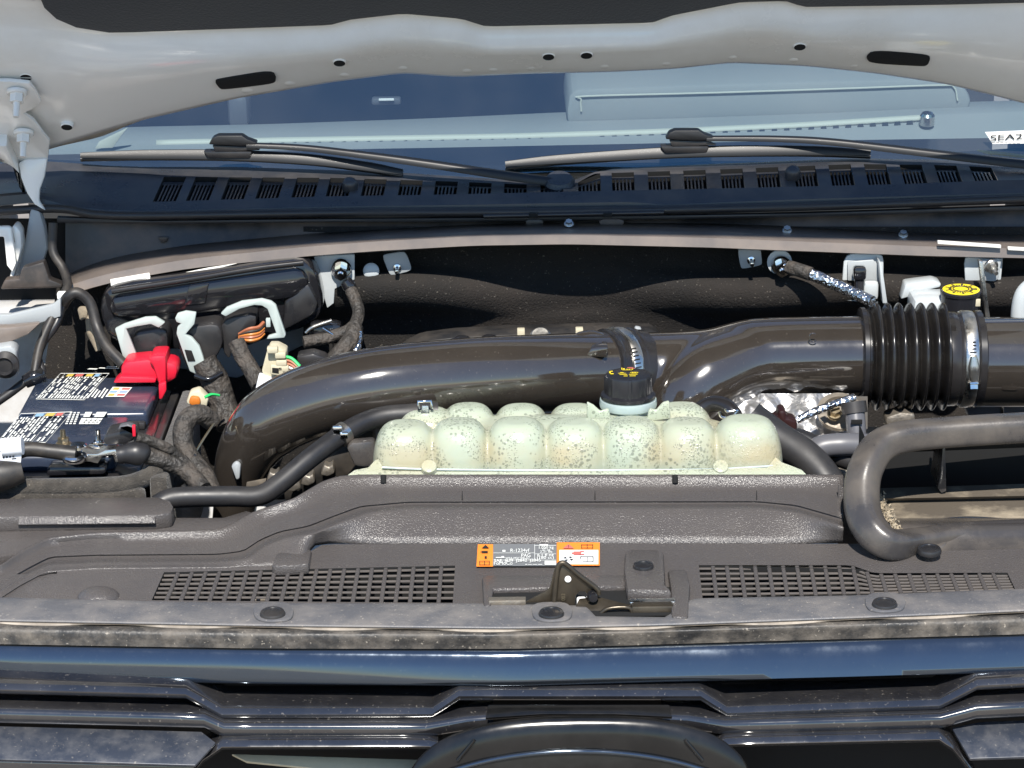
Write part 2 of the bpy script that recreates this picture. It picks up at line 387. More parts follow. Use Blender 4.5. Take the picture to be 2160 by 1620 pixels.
# cowl crossmember: a dusty painted shelf below the windshield
c_top = curve([(-260, 470), (100, 458), (300, 462), (700, 458), (1200, 458), (1700, 446), (2420, 428)], 30)
c_in = curve([(-260, 640), (120, 592), (180, 560), (260, 538), (400, 516), (650, 493), (800, 483), (1000, 473), (1200, 469), (1500, 471), (1700, 478), (1960, 490), (2420, 496)], 25)
c_ed = curve([(-260, 690), (120, 612), (180, 590), (260, 570), (400, 546), (650, 520), (800, 509), (1000, 498), (1200, 495), (1500, 502), (1700, 510), (1960, 520), (2420, 530)], 25)
rows = [rail(c_top, XW, Y=1.0), rail(c_in, XW, Y=.985)]
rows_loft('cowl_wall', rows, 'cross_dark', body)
rows = [rail(c_in, XW, Y=.985), rail(lambda x: c_in(x) * .35 + c_ed(x) * .65, XW, Y=.925), rail(c_ed, XW, Y=.902), rail(lambda x: c_ed(x) + 20, XW, Y=.899), rail(lambda x: c_ed(x) + 22, XW, Y=.915)]
thick(rows_loft('cowl_shelf', rows, 'cross_dusty', body, ang=30), .0015)
plate('shelf_edge_panel', [(232, 590), (315, 576), (318, 590), (440, 565), (500, 556), (440, 572), (330, 593), (235, 612)], 'white_paint', body, Y=.896, t=.004)
plate('firewall_panel', [(-200, 480), (2360, 480), (2360, 1100), (-200, 1100)], 'white_dirty', body, Y=1.02, t=.01, b=0)
# firewall insulation: dark felt with a bulge that catches the sun
XF = xr(640, 2380, 70)
bul = curve([(640, 0), (720, .03), (900, .035), (980, .015), (1120, -.03), (1300, -.03), (1450, .012), (1600, .035), (2000, .05), (2380, .05)], 60)
rows = []
for y, dep in ((478, .99), (545, .985), (572, .975), (586, .955), (615, .945), (650, .955), (668, .975), (720, .985), (900, .98)):
    rows.append([P(x, y + (6 * math.sin(x * .013) if 560 < y < 700 else 0), Y=dep - (bul(x) if 575 < y < 660 else bul(x) * .25)) for x in XF])
rows_loft('firewall_insulation', rows, 'firewall_felt', body, cut=2, ang=180)
plate('firewall_insulation', [(120, 600), (240, 600), (260, 760), (500, 800), (700, 700), (720, 1000), (60, 1000)], 'firewall_felt', body, Y=.96, t=.01, b=.003)
# bay sides, floor and radiator support
mk('bay_floor', [(-.95, .1, -.32), (.95, .1, -.32), (.95, 1.05, -.38), (-.95, 1.05, -.38)], [(0, 1, 2, 3)], 'engine_dark', body, smooth=False)
box('radiator_support', (0, .33, -.17), (1.8, .05, .22), 'engine_dark', body)
box('inner_fender', (-.86, .55, -.12), (.05, .9, .36), 'white_dirty', body)
box('inner_fender', (.9, .55, -.12), (.05, .9, .36), 'white_dirty', body)
# cab around the windshield
mk('cab_shell', [(-.95, 2.6, -.2), (.95, 2.6, -.2), (.95, 2.6, .95), (-.95, 2.6, .95), (-.8, 1.75, .92), (.8, 1.75, .92)], [(0, 1, 2, 3), (3, 2, 5, 4)], 'cab_dark', body, smooth=False)
for s in (-1, 1):
    mk('cab_side', [(s * .98, 1.1, -.2), (s * .98, 2.6, -.2), (s * .98, 2.6, .55), (s * .98, 1.35, .42), (s * .96, 1.12, .3)], [(0, 1, 2, 3, 4)], 'cab_dark', body, smooth=False)
tube('windshield_pillar', [Vector((-.80, 1.13, .27)), Vector((-.76, 1.42, .52)), Vector((-.70, 1.78, .88))], .03, 'white_paint', body)
tube('windshield_pillar', [Vector((.93, 1.13, .27)), Vector((.88, 1.42, .52)), Vector((.80, 1.78, .88))], .03, 'white_paint', body)
# left apron: white sheet metal ledges beside the hinge
plate('apron_ledge', [(-140, 612), (60, 609), (133, 606), (128, 625), (112, 641), (60, 655), (20, 664), (-140, 690)], 'white_dirty', body, Z=.10, t=.02, b=.004)
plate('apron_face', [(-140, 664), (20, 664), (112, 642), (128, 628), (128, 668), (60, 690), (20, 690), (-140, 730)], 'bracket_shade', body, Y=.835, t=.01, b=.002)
plate('apron_rail', [(-140, 694), (18, 690), (84, 684), (60, 706), (8, 729), (-140, 760)], 'cross_dusty', body, Y=.80, t=.02, b=.004)
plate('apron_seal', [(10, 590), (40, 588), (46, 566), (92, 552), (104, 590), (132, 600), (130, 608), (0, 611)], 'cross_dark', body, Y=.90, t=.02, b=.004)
plate('apron_shade_sheet', [(-200, 462), (140, 462), (150, 640), (-200, 640)], 'hole_black', body, Y=1.005, t=.004, b=0)  # black sheet standing for the shade behind the apron
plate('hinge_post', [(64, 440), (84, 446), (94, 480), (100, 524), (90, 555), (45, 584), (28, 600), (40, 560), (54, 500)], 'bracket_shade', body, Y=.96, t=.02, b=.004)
plate('hinge_post_flange', [(24, 478), (34, 476), (44, 490), (46, 520), (36, 560), (28, 592), (16, 600), (26, 560), (30, 510)], 'white_paint', body, Y=.93, t=.03, b=.003)
plate('apron_bracket', [(-120, 452), (26, 448), (38, 452), (34, 470), (20, 477), (-120, 480)], 'white_dirty', body, Z=.19, t=.006, b=.002)
plate('apron_bracket_side', [(-60, 480), (18, 478), (24, 482), (34, 556), (26, 575), (14, 560), (8, 500), (-60, 500)], 'white_paint', body, Y=.92, t=.01, b=.002)
plate('fender_top', [(-200, 360), (10, 358), (40, 372), (44, 398), (0, 408), (-200, 430)], 'white_paint', body, Z=.24, t=.02, b=.006)
plate('fender_edge', [(-60, 305), (15, 308), (36, 352), (20, 350), (-60, 320)], 'white_paint', body, Y=1.03, t=.02, b=.004)
# pale plugs and plates seen on the lower left wall
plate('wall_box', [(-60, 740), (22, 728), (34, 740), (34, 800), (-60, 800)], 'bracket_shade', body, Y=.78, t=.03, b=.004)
lathe('wall_grommet', P(12, 768, Y=.775), (0, -1, 0), [(.018, 0), (.018, .006), (.012, .012), (.009, .008), (0, .008)], 'black_plastic', body)
# ================================================================== HOOD
HA = R(43)
hn = Vector((0, -math.sin(HA), -math.cos(HA)))                       # underside normal
HP = (P(100, 312, Y=1.0), hn); hu = Vector((0, -math.cos(HA), math.sin(HA)))
hood = thing('hood', 'white truck hood propped open, its painted underside above the windshield', 'hood', HP[0])
XH = xr(-420, 2640, 150)
h0 = curve([(-420, 40), (80, 58), (230, 72), (400, 66), (700, 55), (735, 44), (850, 31), (975, 42), (1022, 58), (1160, 55), (1380, 50), (1412, 36), (1560, 7), (1660, 4), (1692, 17), (2000, 12), (2160, 8), (2640, 20)], 8)
h1 = curve([(-420, 190), (100, 200), (300, 165), (420, 140), (600, 118), (700, 108), (830, 88), (1000, 97), (1180, 94), (1400, 85), (1560, 66), (1650, 69), (1800, 94), (2000, 104), (2160, 148), (2640, 250)], 22)
h2 = curve([(-420, 420), (60, 312), (110, 296), (300, 238), (500, 192), (700, 158), (850, 139), (960, 147), (1100, 141), (1300, 136), (1420, 130), (1540, 117), (1700, 124), (1850, 140), (2000, 163), (2160, 203), (2640, 330)], 16)
h3 = curve([(-420, 450), (60, 345), (110, 330), (215, 307), (330, 256), (560, 194), (700, 171), (850, 156), (960, 163), (1200, 149), (1420, 143), (1560, 132), (1700, 143), (1850, 163), (2000, 188), (2160, 218), (2640, 350)], 16)
def hr(fn, o, add=0): return [P(x, fn(x) + add, pl=HP) + hn * o for x in XH]
rows = [hr(h0, -.004, -190), hr(h0, -.004, -6), hr(h0, .004, 6), [a.lerp(b, .38) + hn * .022 for a, b in zip(hr(h0, 0), hr(h1, 0))], hr(h1, .019), [a.lerp(b, .5) + hn * .016 for a, b in zip(hr(h1, 0), hr(h2, 0))], hr(h2, .012), hr(h2, .007, 3)]
panel = rows_loft('inner_panel', rows, 'white_paint', hood, cut=1, ang=60)
rows_loft('hem_flange', [hr(h2, .0068, 3), hr(lambda x: h2(x) * .5 + h3(x) * .5, -.001, 1), hr(h3, -.014), hr(h3, -.03, 0)], 'hem_dust', hood, ang=60)
lx = lambda x: (x - 1170) * .00068 / 1.0
front = HP[0] + hu * 1.20
V = []; Fc = []
for j in range(15):                                                   # inner skin up to the front edge and outer skin behind it
    s = j / 14
    for i in range(13):
        u = -1 + 2 * i / 12
        V.append(Vector((.055 + u * (.86 - .05 * s ** 3), 0, 0)) + Vector((0, HP[0].y, HP[0].z)) + hu * (.20 + (1.0 - .05 * u * u) * s) - hn * .004)
for j in range(14):
    for i in range(12): Fc.append((j * 13 + i, j * 13 + i + 1, (j + 1) * 13 + i + 1, (j + 1) * 13 + i))
mk('inner_skin', V, Fc, 'white_paint', hood)
base3 = hr(h3, -.032); V = []; Fc = []
for j in range(12):
    s = j / 11
    for i, p in enumerate(base3[::6]):
        u = -1 + 2 * i / (len(base3[::6]) - 1)
        q = Vector((.055 + u * .88, HP[0].y, HP[0].z)) + hu * (1.2 - .05 * u * u) - hn * .01
        V.append(p.lerp(q, s) - hn * (.035 * math.sin(math.pi * s)))
nn = len(base3[::6])
for j in range(11):
    for i in range(nn - 1): Fc.append((j * nn + i, j * nn + i + 1, (j + 1) * nn + i + 1, (j + 1) * nn + i))
mk('outer_skin', V, Fc, 'white_paint', hood)
ip = [(76, -20), (92, 18), (118, 42), (160, 60), (230, 71)] + [(x, h0(x)) for x in range(280, 2161, 20)] + [(2300, 14), (2300, -900), (76, -900)]
plate('insulation_pad', ip, 'insul_black', hood, pl=(HP[0] + hn * .007, hn), t=.012, b=.003)
def slot(pts): plate('slot_opening', pts, 'hole_black', hood, pl=(HP[0] + hn * .0215, hn), t=.008, b=.0005, rnd=2)  # flat black plate, the dark inside of the slot put into its colour
slot([(452, 172), (470, 168), (575, 150), (584, 172), (570, 178), (470, 190), (462, 186)])
slot([(1826, 122), (1842, 107), (1950, 116), (1964, 122), (1956, 140), (1936, 140), (1836, 134)])
for x, y in ((716, 131), (1157, 118), (1237, 115), (1687, 97), (55, 161), (141, 266)):
    c = P(x, y, pl=(HP[0] + hn * .0192, hn)); lathe('hole', c, hn, [(.0075, -.006), (.0075, .002), (0, .002)], 'hole_black', hood, 20)  # black disc standing for the shade inside a hole
    lathe('hole_rim', c, hn, [(.0075, -.004), (.0075, .0022), (.0085, .0016), (.0095, -.004)], 'white_paint', hood, 20)
for x in (520, 610, 725, 850, 985, 1040, 1120, 1275, 1405, 1545, 1675, 1803):
    c = P(x, h2(x) - 2, pl=(HP[0] + hn * .012, hn)); lathe('hem_dimple', c, hn, [(.011, -.002), (.009, .002), (.004, .0035), (0, .004)], 'white_paint', hood, 16)
# hinge on the left
hin = plate('hinge', [(-80, 172), (20, 172), (62, 176), (74, 190), (87, 214), (82, 224), (50, 240), (72, 255), (90, 280), (105, 298), (102, 330), (92, 372), (82, 400), (80, 425), (94, 444), (70, 428), (56, 405), (44, 372), (40, 352), (34, 330), (14, 300), (-80, 290)], 'white_paint', hood, pl=(HP[0] + hn * .032, hn), t=.006, b=.002)
plate('hinge_flange', [(14, 308), (30, 345), (40, 366), (44, 395), (60, 420), (72, 430), (58, 424), (40, 396), (38, 366), (24, 352), (0, 335), (-60, 320), (-60, 308)], 'white_paint', hin, pl=(HP[0] + hn * .05, hn), t=.02, b=.002)
plate('hinge_arm', [(38, 345), (52, 336), (100, 334), (94, 372), (84, 400), (82, 425), (96, 446), (72, 432), (56, 408), (44, 376)], 'white_paint', hin, Y=.955, t=.01, b=.003)
for x, y in ((36, 192), (50, 278)):
    hexbolt('bolt', P(x, y, pl=(HP[0] + hn * .033, hn)), (hn + Vector((0, -.1, -.5))).normalized(), .0095, .016, 'white_paint', hin, 1.45, .02)
# ================================================================== WINDSHIELD AND CAB INSIDE
ws = thing('windshield', 'sloping windshield reflecting blue sky under the raised hood', 'windshield', (.05, 1.15, .25))
wl = curve([(-260, 350), (180, 350), (600, 356), (1100, 378), (1600, 352), (2160, 345), (2420, 348)], 80)
V = []; Fc = []; nx = 40; ny = 14
for j in range(ny):
    s = j / (ny - 1)
    for i in range(nx):
        u = -1 + 2 * i / (nx - 1)
        V.append(Vector((.06 + u * (.86 - .1 * s), 1.115 + .10 * u * u * 0 + .72 * s + .06 * (1 - u * u) * -.3 + .07 * u * u, .235 + .66 * s + .02 * math.sin(math.pi * s))))
for j in range(ny - 1):
    for i in range(nx - 1): Fc.append((j * nx + i, j * nx + i + 1, (j + 1) * nx + i + 1, (j + 1) * nx + i))
mk('glass', V, Fc, 'windshield_glass', ws, recalc=False)
# black ceramic edge of the glass
V = []; Fc = []
for i in range(nx):
    u = -1 + 2 * i / (nx - 1); y0 = 1.115 - .018 * (1 - u * u) + .07 * u * u
    for s in (0, .032 + .02 * max(0, (abs(u) - .6))): V.append(Vector((.06 + u * (.86 - .1 * s), y0 + .72 * s + .006, .235 + .66 * s + .02 * math.sin(math.pi * s) - .003)))
for i in range(nx - 1): Fc.append((2 * i, 2 * i + 2, 2 * i + 3, 2 * i + 1))
mk('ceramic_band', V, Fc, 'black_gloss', ws)
st = P(2120, 290, Y=1.16)
q = [P(2078, 279, Y=1.16), P(2240, 272, Y=1.16), P(2240, 301, Y=1.16), P(2094, 304, Y=1.16)]
stk = mk('sticker', [p for p in q] + [p + Vector((0, .002, 0)) for p in q], [(0, 1, 2, 3), (7, 6, 5, 4), (0, 1, 5, 4), (1, 2, 6, 5), (2, 3, 7, 6), (3, 0, 4, 7)], 'label_white', ws, smooth=False)
text('sticker_print', 'SEA27', P(2088, 297, Y=1.158), P(2160, 293, Y=1.158) - P(2088, 297, Y=1.158), (0, 0, 1), .0085, 'print_black', stk, w=.058)
quads('sticker_line', [P(2092, 302, Y=1.158), P(2160, 299.5, Y=1.158), P(2160, 298, Y=1.158), P(2092, 300, Y=1.158)], [(.0 + .13 * i, .2, .1 + .13 * i, .9) for i in range(7)], 'grey_plastic', stk)
dash = thing('dashboard', 'pale dashboard top seen through the windshield', 'dashboard', (.05, 1.3, .2))
XD = xr(-60, 2420, 60)
d0 = curve([(-60, 330), (300, 322), (900, 312), (1500, 300), (2160, 290), (2420, 288)], 60)
d1 = curve([(-60, 312), (300, 300), (600, 294), (1080, 286), (1400, 276), (1700, 262), (1950, 246), (2420, 225)], 40)
d2 = curve([(-60, 290), (260, 268), (560, 262), (900, 250), (1200, 236), (1300, 234), (2420, 205)], 40)
rows = [rail(d0, XD, Y=1.27), rail(d1, XD, Y=1.33), rail(lambda x: d1(x) - 4, XD, Y=1.335), rail(d2, XD, Y=1.5), rail(lambda x: d2(x) + 60, XD, Y=1.6)]
rows_loft('top_pad', rows, 'dash_pad', dash, ang=60)
XS = xr(330, 1960, 60)
thick(rows_loft('defroster_strip', [rail(lambda x: d1(x) + 9, XS, Y=1.315), rail(lambda x: d1(x) - 1, XS, Y=1.322)], 'dash_strip', dash), .004)
for x in range(560, 1930, 26):
    if 1150 < x < 1240: continue
    plate('defroster_tooth', [(x, d1(x) + 15), (x + 3, d1(x) + 8), (x + 13, d1(x) + 7), (x + 14, d1(x) + 14)], 'cab_dark', dash, Y=1.309, t=.004, b=0)
cl = [(1195, 232), (1200, 200), (1216, 188), (1500, 178), (1960, 166), (2012, 170), (2040, 190), (2050, 212), (2040, 240), (1196, 262)]
plate('instrument_hood', cl, 'dash_pad', dash, Y=1.42, t=.22, b=.008)
tube('instrument_trim', [(1226, 235, 1.417), (1226, 210, 1.417), (1238, 203, 1.417), (1500, 196, 1.417), (1780, 187, 1.417), (1980, 180, 1.417), (2012, 184, 1.417), (2020, 212, 1.417)], .0014, 'dash_strip', dash, 6, 5)
plate('pillar_trim', [(200, 314), (208, 300), (268, 271), (256, 286), (238, 312)], 'dash_strip', body, Y=1.28, t=.01, b=.001)
lathe('reflection_knob', P(1955, 262, Y=1.30), (0, -.2, 1), [(.011, 0), (.011, .014), (.008, .018), (0, .019)], 'steel', dash, 16)  # added steel knob stands for a small reflecting mark in the windshield
for x, y in ((815, 212), (1608, 150)):
    o = tag(box('cabin_lamp', P(x, y, Y=1.9), (.05, .02, .012), 'grey_plastic', None, .004), 'small ' + ('left' if x < 1000 else 'right') + ' roof lamp glinting through the windshield', 'lamp')
    box('lens', P(x, y - 2, Y=1.886) - Vector((0, 0, 0)), (.026, .004, .004), 'label_white', o, .001)
for x0, x1, y0, y1 in ((484, 526, 196, 262), (1300, 1345, 150, 190)):
    box('headrest_post', P((x0 + x1) / 2, (y0 + y1) / 2, Y=1.8), ((x1 - x0) * mpp(1.8), .06, (y1 - y0) * mpp(1.8)), 'grey_plastic', body, .01)
# ================================================================== COWL GRILLE
cowl = thing('cowl_grille', 'black plastic cowl panel with a row of louvred vents below the windshield', 'cowl panel', (.05, 1.05, .2))
ra = curve([(-120, 350), (100, 340), (260, 352), (500, 352), (800, 362), (1000, 372), (1180, 384), (1230, 372), (1280, 356), (1500, 346), (1800, 334), (2160, 340), (2400, 350)], 12)
rb = curve([(-120, 378), (90, 372), (150, 364), (300, 366), (345, 369), (700, 371), (960, 379), (1100, 385), (1205, 387), (1222, 380), (1252, 362), (1500, 354), (1800, 342), (2000, 344), (2160, 354), (2400, 362)], 6)
rc = curve([(-120, 420), (80, 402), (150, 412), (340, 426), (700, 414), (960, 410), (1200, 404), (1450, 399), (1700, 393), (1900, 388), (2090, 380), (2400, 374)], 20)
rd = curve([(-120, 420), (78, 402), (110, 425), (200, 437), (300, 440), (700, 431), (1000, 427), (1140, 424), (1330, 421), (1400, 427), (1700, 415), (2160, 402), (2400, 398)], 14)
re = curve([(-120, 445), (90, 425), (120, 442), (200, 452), (300, 457), (700, 452), (1000, 452), (1330, 446), (1700, 440), (2160, 425), (2400, 420)], 14)
XC = xr(-100, 2380, 120)
def zc(y): return None
VC = [346, 413, 484, 554, 627, 697, 769, 845, 919, 990, 1064, 1140, 1219, 1290, 1366, 1441, 1519, 1594, 1672, 1747, 1822, 1897, 1970, 2044]
VW = 47; sl_ = curve([(340, -24), (700, -10), (1100, 0), (1500, 4), (1900, 12), (2090, 14)])
cols = sorted(set([-100, 0, 60, 100, 150, 220, 300] + [v for a in VC for v in (a, a + 12, a + 24, a + 36, a + VW)] + [2120, 2160, 2240, 2380]))
isv = lambda j: any(a <= cols[j] < a + VW for a in VC)
Yd = .985; Yb = lambda x: 1.075
vt = lambda x: rb(x) + 4
vb = lambda x: rc(x)
def crow(fn, Y, sk=0): return [P(x + sk * sl_(x), fn(x), Y=Y) for x in cols]
rows = [crow(ra, 1.115), crow(rb, 1.082), crow(vt, 1.078), crow(vb, 1.0, 1), crow(lambda x: (vb(x) * .3 + rd(x) * .7), .99), crow(rd, .985), crow(lambda x: rd(x) + 5, .98), crow(re, .978), crow(lambda x: re(x) + 1, 1.0)]
rows_loft('panel', rows, 'cowl_plastic', cowl, ang=30, skip=lambda i, j: i == 2 and isv(j))
for a in VC:                                                          # one louvred vent per opening
    A, B = P(a, vt(a), Y=1.078), P(a + VW, vt(a + VW), Y=1.078); C_, D = P(a + VW + sl_(a), vb(a + VW), Y=1.0), P(a + sl_(a), vb(a), Y=1.0)
    dn = Vector((0, .004, -.016)); V = []; Fc = []
    V += [A, B, C_, D, A + dn, B + dn, C_ + dn, D + dn]; Fc += [(4, 5, 6, 7), (0, 1, 5, 4), (1, 2, 6, 5), (2, 3, 7, 6), (3, 0, 4, 7)]
    vo = mk('vent', V, Fc, 'hole_black', cowl, smooth=False)
    V = []; Fc = []
    for k in range(5):
        u0 = .13 + .165 * k; u1 = u0 + .07
        q0, q1, q2, q3 = A.lerp(B, u0), A.lerp(B, u1), D.lerp(C_, u1), D.lerp(C_, u0)
        q0 = q0.lerp(q3, .22); q1 = q1.lerp(q2, .22); h = Vector((0, .002, -.007)); i = len(V)
        V += [p + h * .45 for p in (q0, q1, q2, q3)] + [p + h * 2 for p in (q0, q1, q2, q3)]
        Fc += [(i, i + 1, i + 2, i + 3), (i, i + 1, i + 5, i + 4), (i + 1, i + 2, i + 6, i + 5), (i + 2, i + 3, i + 7, i + 6), (i + 3, i, i + 4, i + 7)]
    q0, q1 = A.lerp(D, .08), B.lerp(C_, .08); q2, q3 = B.lerp(C_, .22), A.lerp(D, .22); i = len(V); h = Vector((0, .002, -.005))
    V += [p + h for p in (q0, q1, q2, q3)]; Fc += [(i, i + 1, i + 2, i + 3)]
    mk('vent_slats', V, Fc, 'cowl_plastic', vo, smooth=False)
for x, y in ((738, 387), (1672, 362)):
    lathe('washer_nozzle', P(x, y + 6, Y=1.03), (0, -.5, .8), [(.011, -.004), (.011, .004), (.009, .01), (.005, .013), (0, .014)], 'cowl_plastic', cowl, 16)
tube('seal', [(-100, 452, .968), (110, 440, .968), (200, 452, .968), (320, 455, .968), (700, 449, .968), (1000, 448, .968), (1330, 444, .968), (1700, 436, .968), (2160, 420, .968), (2380, 414, .968)], .006, 'rubber', cowl, 12, 8)
tube('seal', [(1020, 456, .962), (1400, 448, .962)], .0035, 'rubber_gloss', cowl, 10, 4)
plate('seal_lip', [(120, 458), (320, 466), (700, 462), (1010, 460), (1390, 455), (1700, 450), (2300, 430), (2300, 440), (1700, 458), (1390, 463), (1010, 468), (700, 469), (320, 473), (120, 470)], 'rubber', cowl, Y=.975, t=.01, b=.001)
for x in (1125, 1282): box('seal_clip', P(x, 453, Y=.958), (.012, .008, .006), 'hole_black', cowl, .001)
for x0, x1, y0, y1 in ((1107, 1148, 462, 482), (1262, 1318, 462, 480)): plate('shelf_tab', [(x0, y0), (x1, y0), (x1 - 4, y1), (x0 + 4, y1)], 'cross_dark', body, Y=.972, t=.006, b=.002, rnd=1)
for x, y in ((1200, 473), (1660, 487), (1905, 496), (520, 545), (430, 547)): hexbolt('shelf_bolt', P(x, y, Y=.95), (0, -.5, 1), .005, .006, 'steel', body)
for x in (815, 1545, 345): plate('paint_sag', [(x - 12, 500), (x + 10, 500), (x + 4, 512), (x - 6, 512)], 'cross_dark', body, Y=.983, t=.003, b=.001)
# ================================================================== WIPERS
def wiper(label, blade, arm, clip):
    w = thing('wiper', label, 'wiper', P(clip[0], clip[1], Y=1.11), 'windshield wipers')
    bl = tube('blade', [P(x, y, Y=d) for x, y, d in blade], [.004, .0065, .0075, .0075, .0065, .004], 'wiper_black', w, n=8, prof=[(-1, -.7), (-.9, .1), (-.25, 1), (.25, 1), (.9, .1), (1, -.7)])
    tube('rubber_edge', [P(x, y + 8, Y=d + .012) for x, y, d in blade], .0035, 'rubber_gloss', bl, 8, 8)
    tube('arm', [P(x, y, Y=d) for x, y, d in arm], [.005, .006, .007, .008, .009], 'wiper_black', w, n=8, prof=[(-1, -.6), (-1, .3), (-.6, .7), (.6, .7), (1, .3), (1, -.6)])
    x, y, d = clip
    pts = [(x - 48, y + 8), (x - 40, y - 6), (x - 28, y - 11), (x + 22, y - 11), (x + 34, y - 3), (x + 54, y + 4), (x + 52, y + 9), (x + 20, y + 12)]
    plate('clip', pts, 'wiper_black', w, Y=d, t=.02, b=.0022)
    plate('clip_wall', [(x - 40, y + 10), (x + 18, y + 12), (x + 40, y + 12), (x + 60, y + 20), (x - 34, y + 24)], 'black_plastic', w, Y=d + .004, t=.012, b=.001)
    plate('clip_base', [(x - 60, y + 22), (x + 44, y + 22), (x + 40, y + 38), (x - 50, y + 38)], 'black_plastic', w, Y=d + .004, t=.02, b=.003)
    return w
wiper('left windshield wiper lying across the vents by the hinge', [(170, 328, 1.10), (300, 326, 1.10), (480, 327, 1.095), (650, 336, 1.09), (780, 352, 1.085), (850, 363, 1.08)],
      [(520, 306, 1.085), (640, 312, 1.085), (760, 326, 1.075), (900, 345, 1.065), (1080, 372, 1.06), (1190, 386, 1.06)], (488, 297, 1.08))
wiper('right windshield wiper with its clip at the middle of the glass', [(1066, 346, 1.10), (1180, 336, 1.10), (1400, 322, 1.095), (1560, 318, 1.09), (1720, 318, 1.09), (1836, 322, 1.09)],
      [(1490, 292, 1.085), (1640, 293, 1.085), (1760, 300, 1.075), (1950, 322, 1.065), (2160, 346, 1.06), (2400, 366, 1.05)], (1452, 286, 1.08))
lathe('wiper_pivot', P(1180, 388, Y=1.06), (0, -.4, 1), [(.02, -.01), (.022, .004), (.018, .01), (0, .012)], 'cowl_plastic', cowl)
# ================================================================== RADIATOR COVER (black textured plastic shield)
cover = thing('radiator_cover', 'black textured plastic shield over the radiator with two slatted vents', 'radiator cover', (0, .2, -.02))
k0 = curve([(-220, 1205), (0, 1192), (45, 1160), (100, 1133), (200, 1122), (460, 1116), (495, 1102), (530, 1080), (620, 1050), (680, 1014), (715, 1003), (760, 1000), (1740, 1000), (2360, 1000)], 5)
k1 = curve([(-220, 1225), (0, 1212), (60, 1174), (110, 1149), (200, 1140), (460, 1138), (515, 1124), (560, 1095), (640, 1068), (700, 1040), (780, 1031), (1700, 1029), (1775, 1034), (2360, 1034)], 10)
k2 = curve([(-220, 1242), (0, 1230), (60, 1196), (105, 1173), (200, 1169), (460, 1167), (515, 1160), (545, 1138), (590, 1119), (650, 1108), (700, 1088), (760, 1066), (860, 1057), (1600, 1056), (1680, 1064), (1785, 1094), (2360, 1094)], 8)
k4 = curve([(-220, 1262), (0, 1250), (50, 1216), (100, 1192), (200, 1187), (470, 1185), (525, 1178), (560, 1150), (605, 1134), (660, 1125), (720, 1100), (780, 1080), (860, 1072), (1600, 1071), (1680, 1079), (1790, 1113), (2360, 1113)], 8)
k5 = curve([(-220, 1274), (0, 1262), (45, 1232), (95, 1206), (200, 1199), (470, 1197), (540, 1194), (640, 1190), (658, 1152), (690, 1147), (1000, 1146), (1800, 1146), (2360, 1140)], 4)
zk = curve([(-220, .014), (0, .016), (60, .021), (470, .023), (560, .034), (680, .054), (760, .058), (2360, .058)], 30)
dk = curve([(-220, .0085), (470, .0091), (700, .0131), (2360, .0131)], 20)
XK = xr(-220, 1778, 150)
def zr(f): return lambda x: zk(x) * f
slope = lambda x, y: .0155 * max(0., (1270 - y)) / 124
bump_h = lambda x: .010
rows = [[p + Vector((0, .004, -.03)) for p in rail(k0, XK, Z=zr(1))], rail(k0, XK, Z=zr(1.)), rail(lambda x: k0(x) + 3, XK, Z=lambda x: zk(x) + .0002), rail(k1, XK, Z=lambda x: zk(x) - dk(x)), rail(k2, XK, Z=lambda x: zk(x) - dk(x) - .001),
        rail(lambda x: k2(x) + 4, XK, Z=lambda x: zk(x) - dk(x) - .005), rail(lambda x: k4(x) - 5, XK, Z=lambda x: zk(x) - dk(x) - .005), rail(k4, XK, Z=lambda x: zk(x) - dk(x) - .0015), rail(lambda x: k4(x) + 5, XK, Z=lambda x: zk(x) - dk(x) - .003),
        rail(lambda x: max(k5(x), k4(x) + 8), XK, Z=lambda x: slope(x, k5(x)) + .002)]
thick(rows_loft('rear_step', rows, 'shroud', cover, ang=75, cut=1), .002)
plate('end_wall', [(1768, 1020), (1782, 1030), (1800, 1060), (1836, 1152), (1768, 1152)], 'shroud', cover, Y=.285, t=.004, b=.001)
for x in (975, 1255, 1596): tube('moulding_line', [P(x, k0(x) + 5, Z=zk(x) - .0012), P(x, k1(x), Z=zk(x) - .0126), P(x, k2(x) - 3, Z=zk(x) - .0138)], .0006, 'hole_black', cover, 6, 3)
for x in (809, 1424): tube('drain_notch', [P(x, k0(x) + 3, Z=zk(x)), P(x, k0(x) + 20, Z=zk(x) - .008)], .0035, 'hole_black', cover, 10, 2)
# front slope with the vent openings left free
VTl, VBl = (346, 960), (320, 955); VTr, VBr = (1474, 2125), (1482, 2142)
vty = curve([(-220, 1215), (346, 1207), (960, 1193), (1474, 1192), (1795, 1192), (1812, 1197), (1832, 1206), (1850, 1209), (2125, 1208), (2360, 1206)])
vby = curve([(-220, 1272), (320, 1266), (955, 1272), (1482, 1262), (1800, 1258), (1850, 1254), (2142, 1244), (2360, 1236)])
k6 = curve([(-220, 1285), (0, 1282), (500, 1292), (1000, 1300), (1500, 1292), (1800, 1282), (2160, 1268), (2360, 1258)], 20)
ct = [-220, -120, -60, 0, 40, 80, 120, 180, 240, 300]; cb = list(ct)
def span(a, b, c, d, n):
    for i in range(n + 1): ct.append(a + (b - a) * i / n); cb.append(c + (d - c) * i / n)
span(346, 960, 320, 955, 24); span(985, 1450, 985, 1450, 16); span(1474, 2125, 1482, 2142, 34); span(2160, 2360, 2170, 2360, 5)
def in_v(j): return (10 <= j < 34) or (52 <= j < 86)
def Zs(x, y): return .0155 * (1270 - y) / 124
r5 = [P(x, k5(x) + 1 if k5(x) + 1 > k4(x) + 9 else k4(x) + 9, Z=slope(x, k5(x)) + .002) for x in ct]
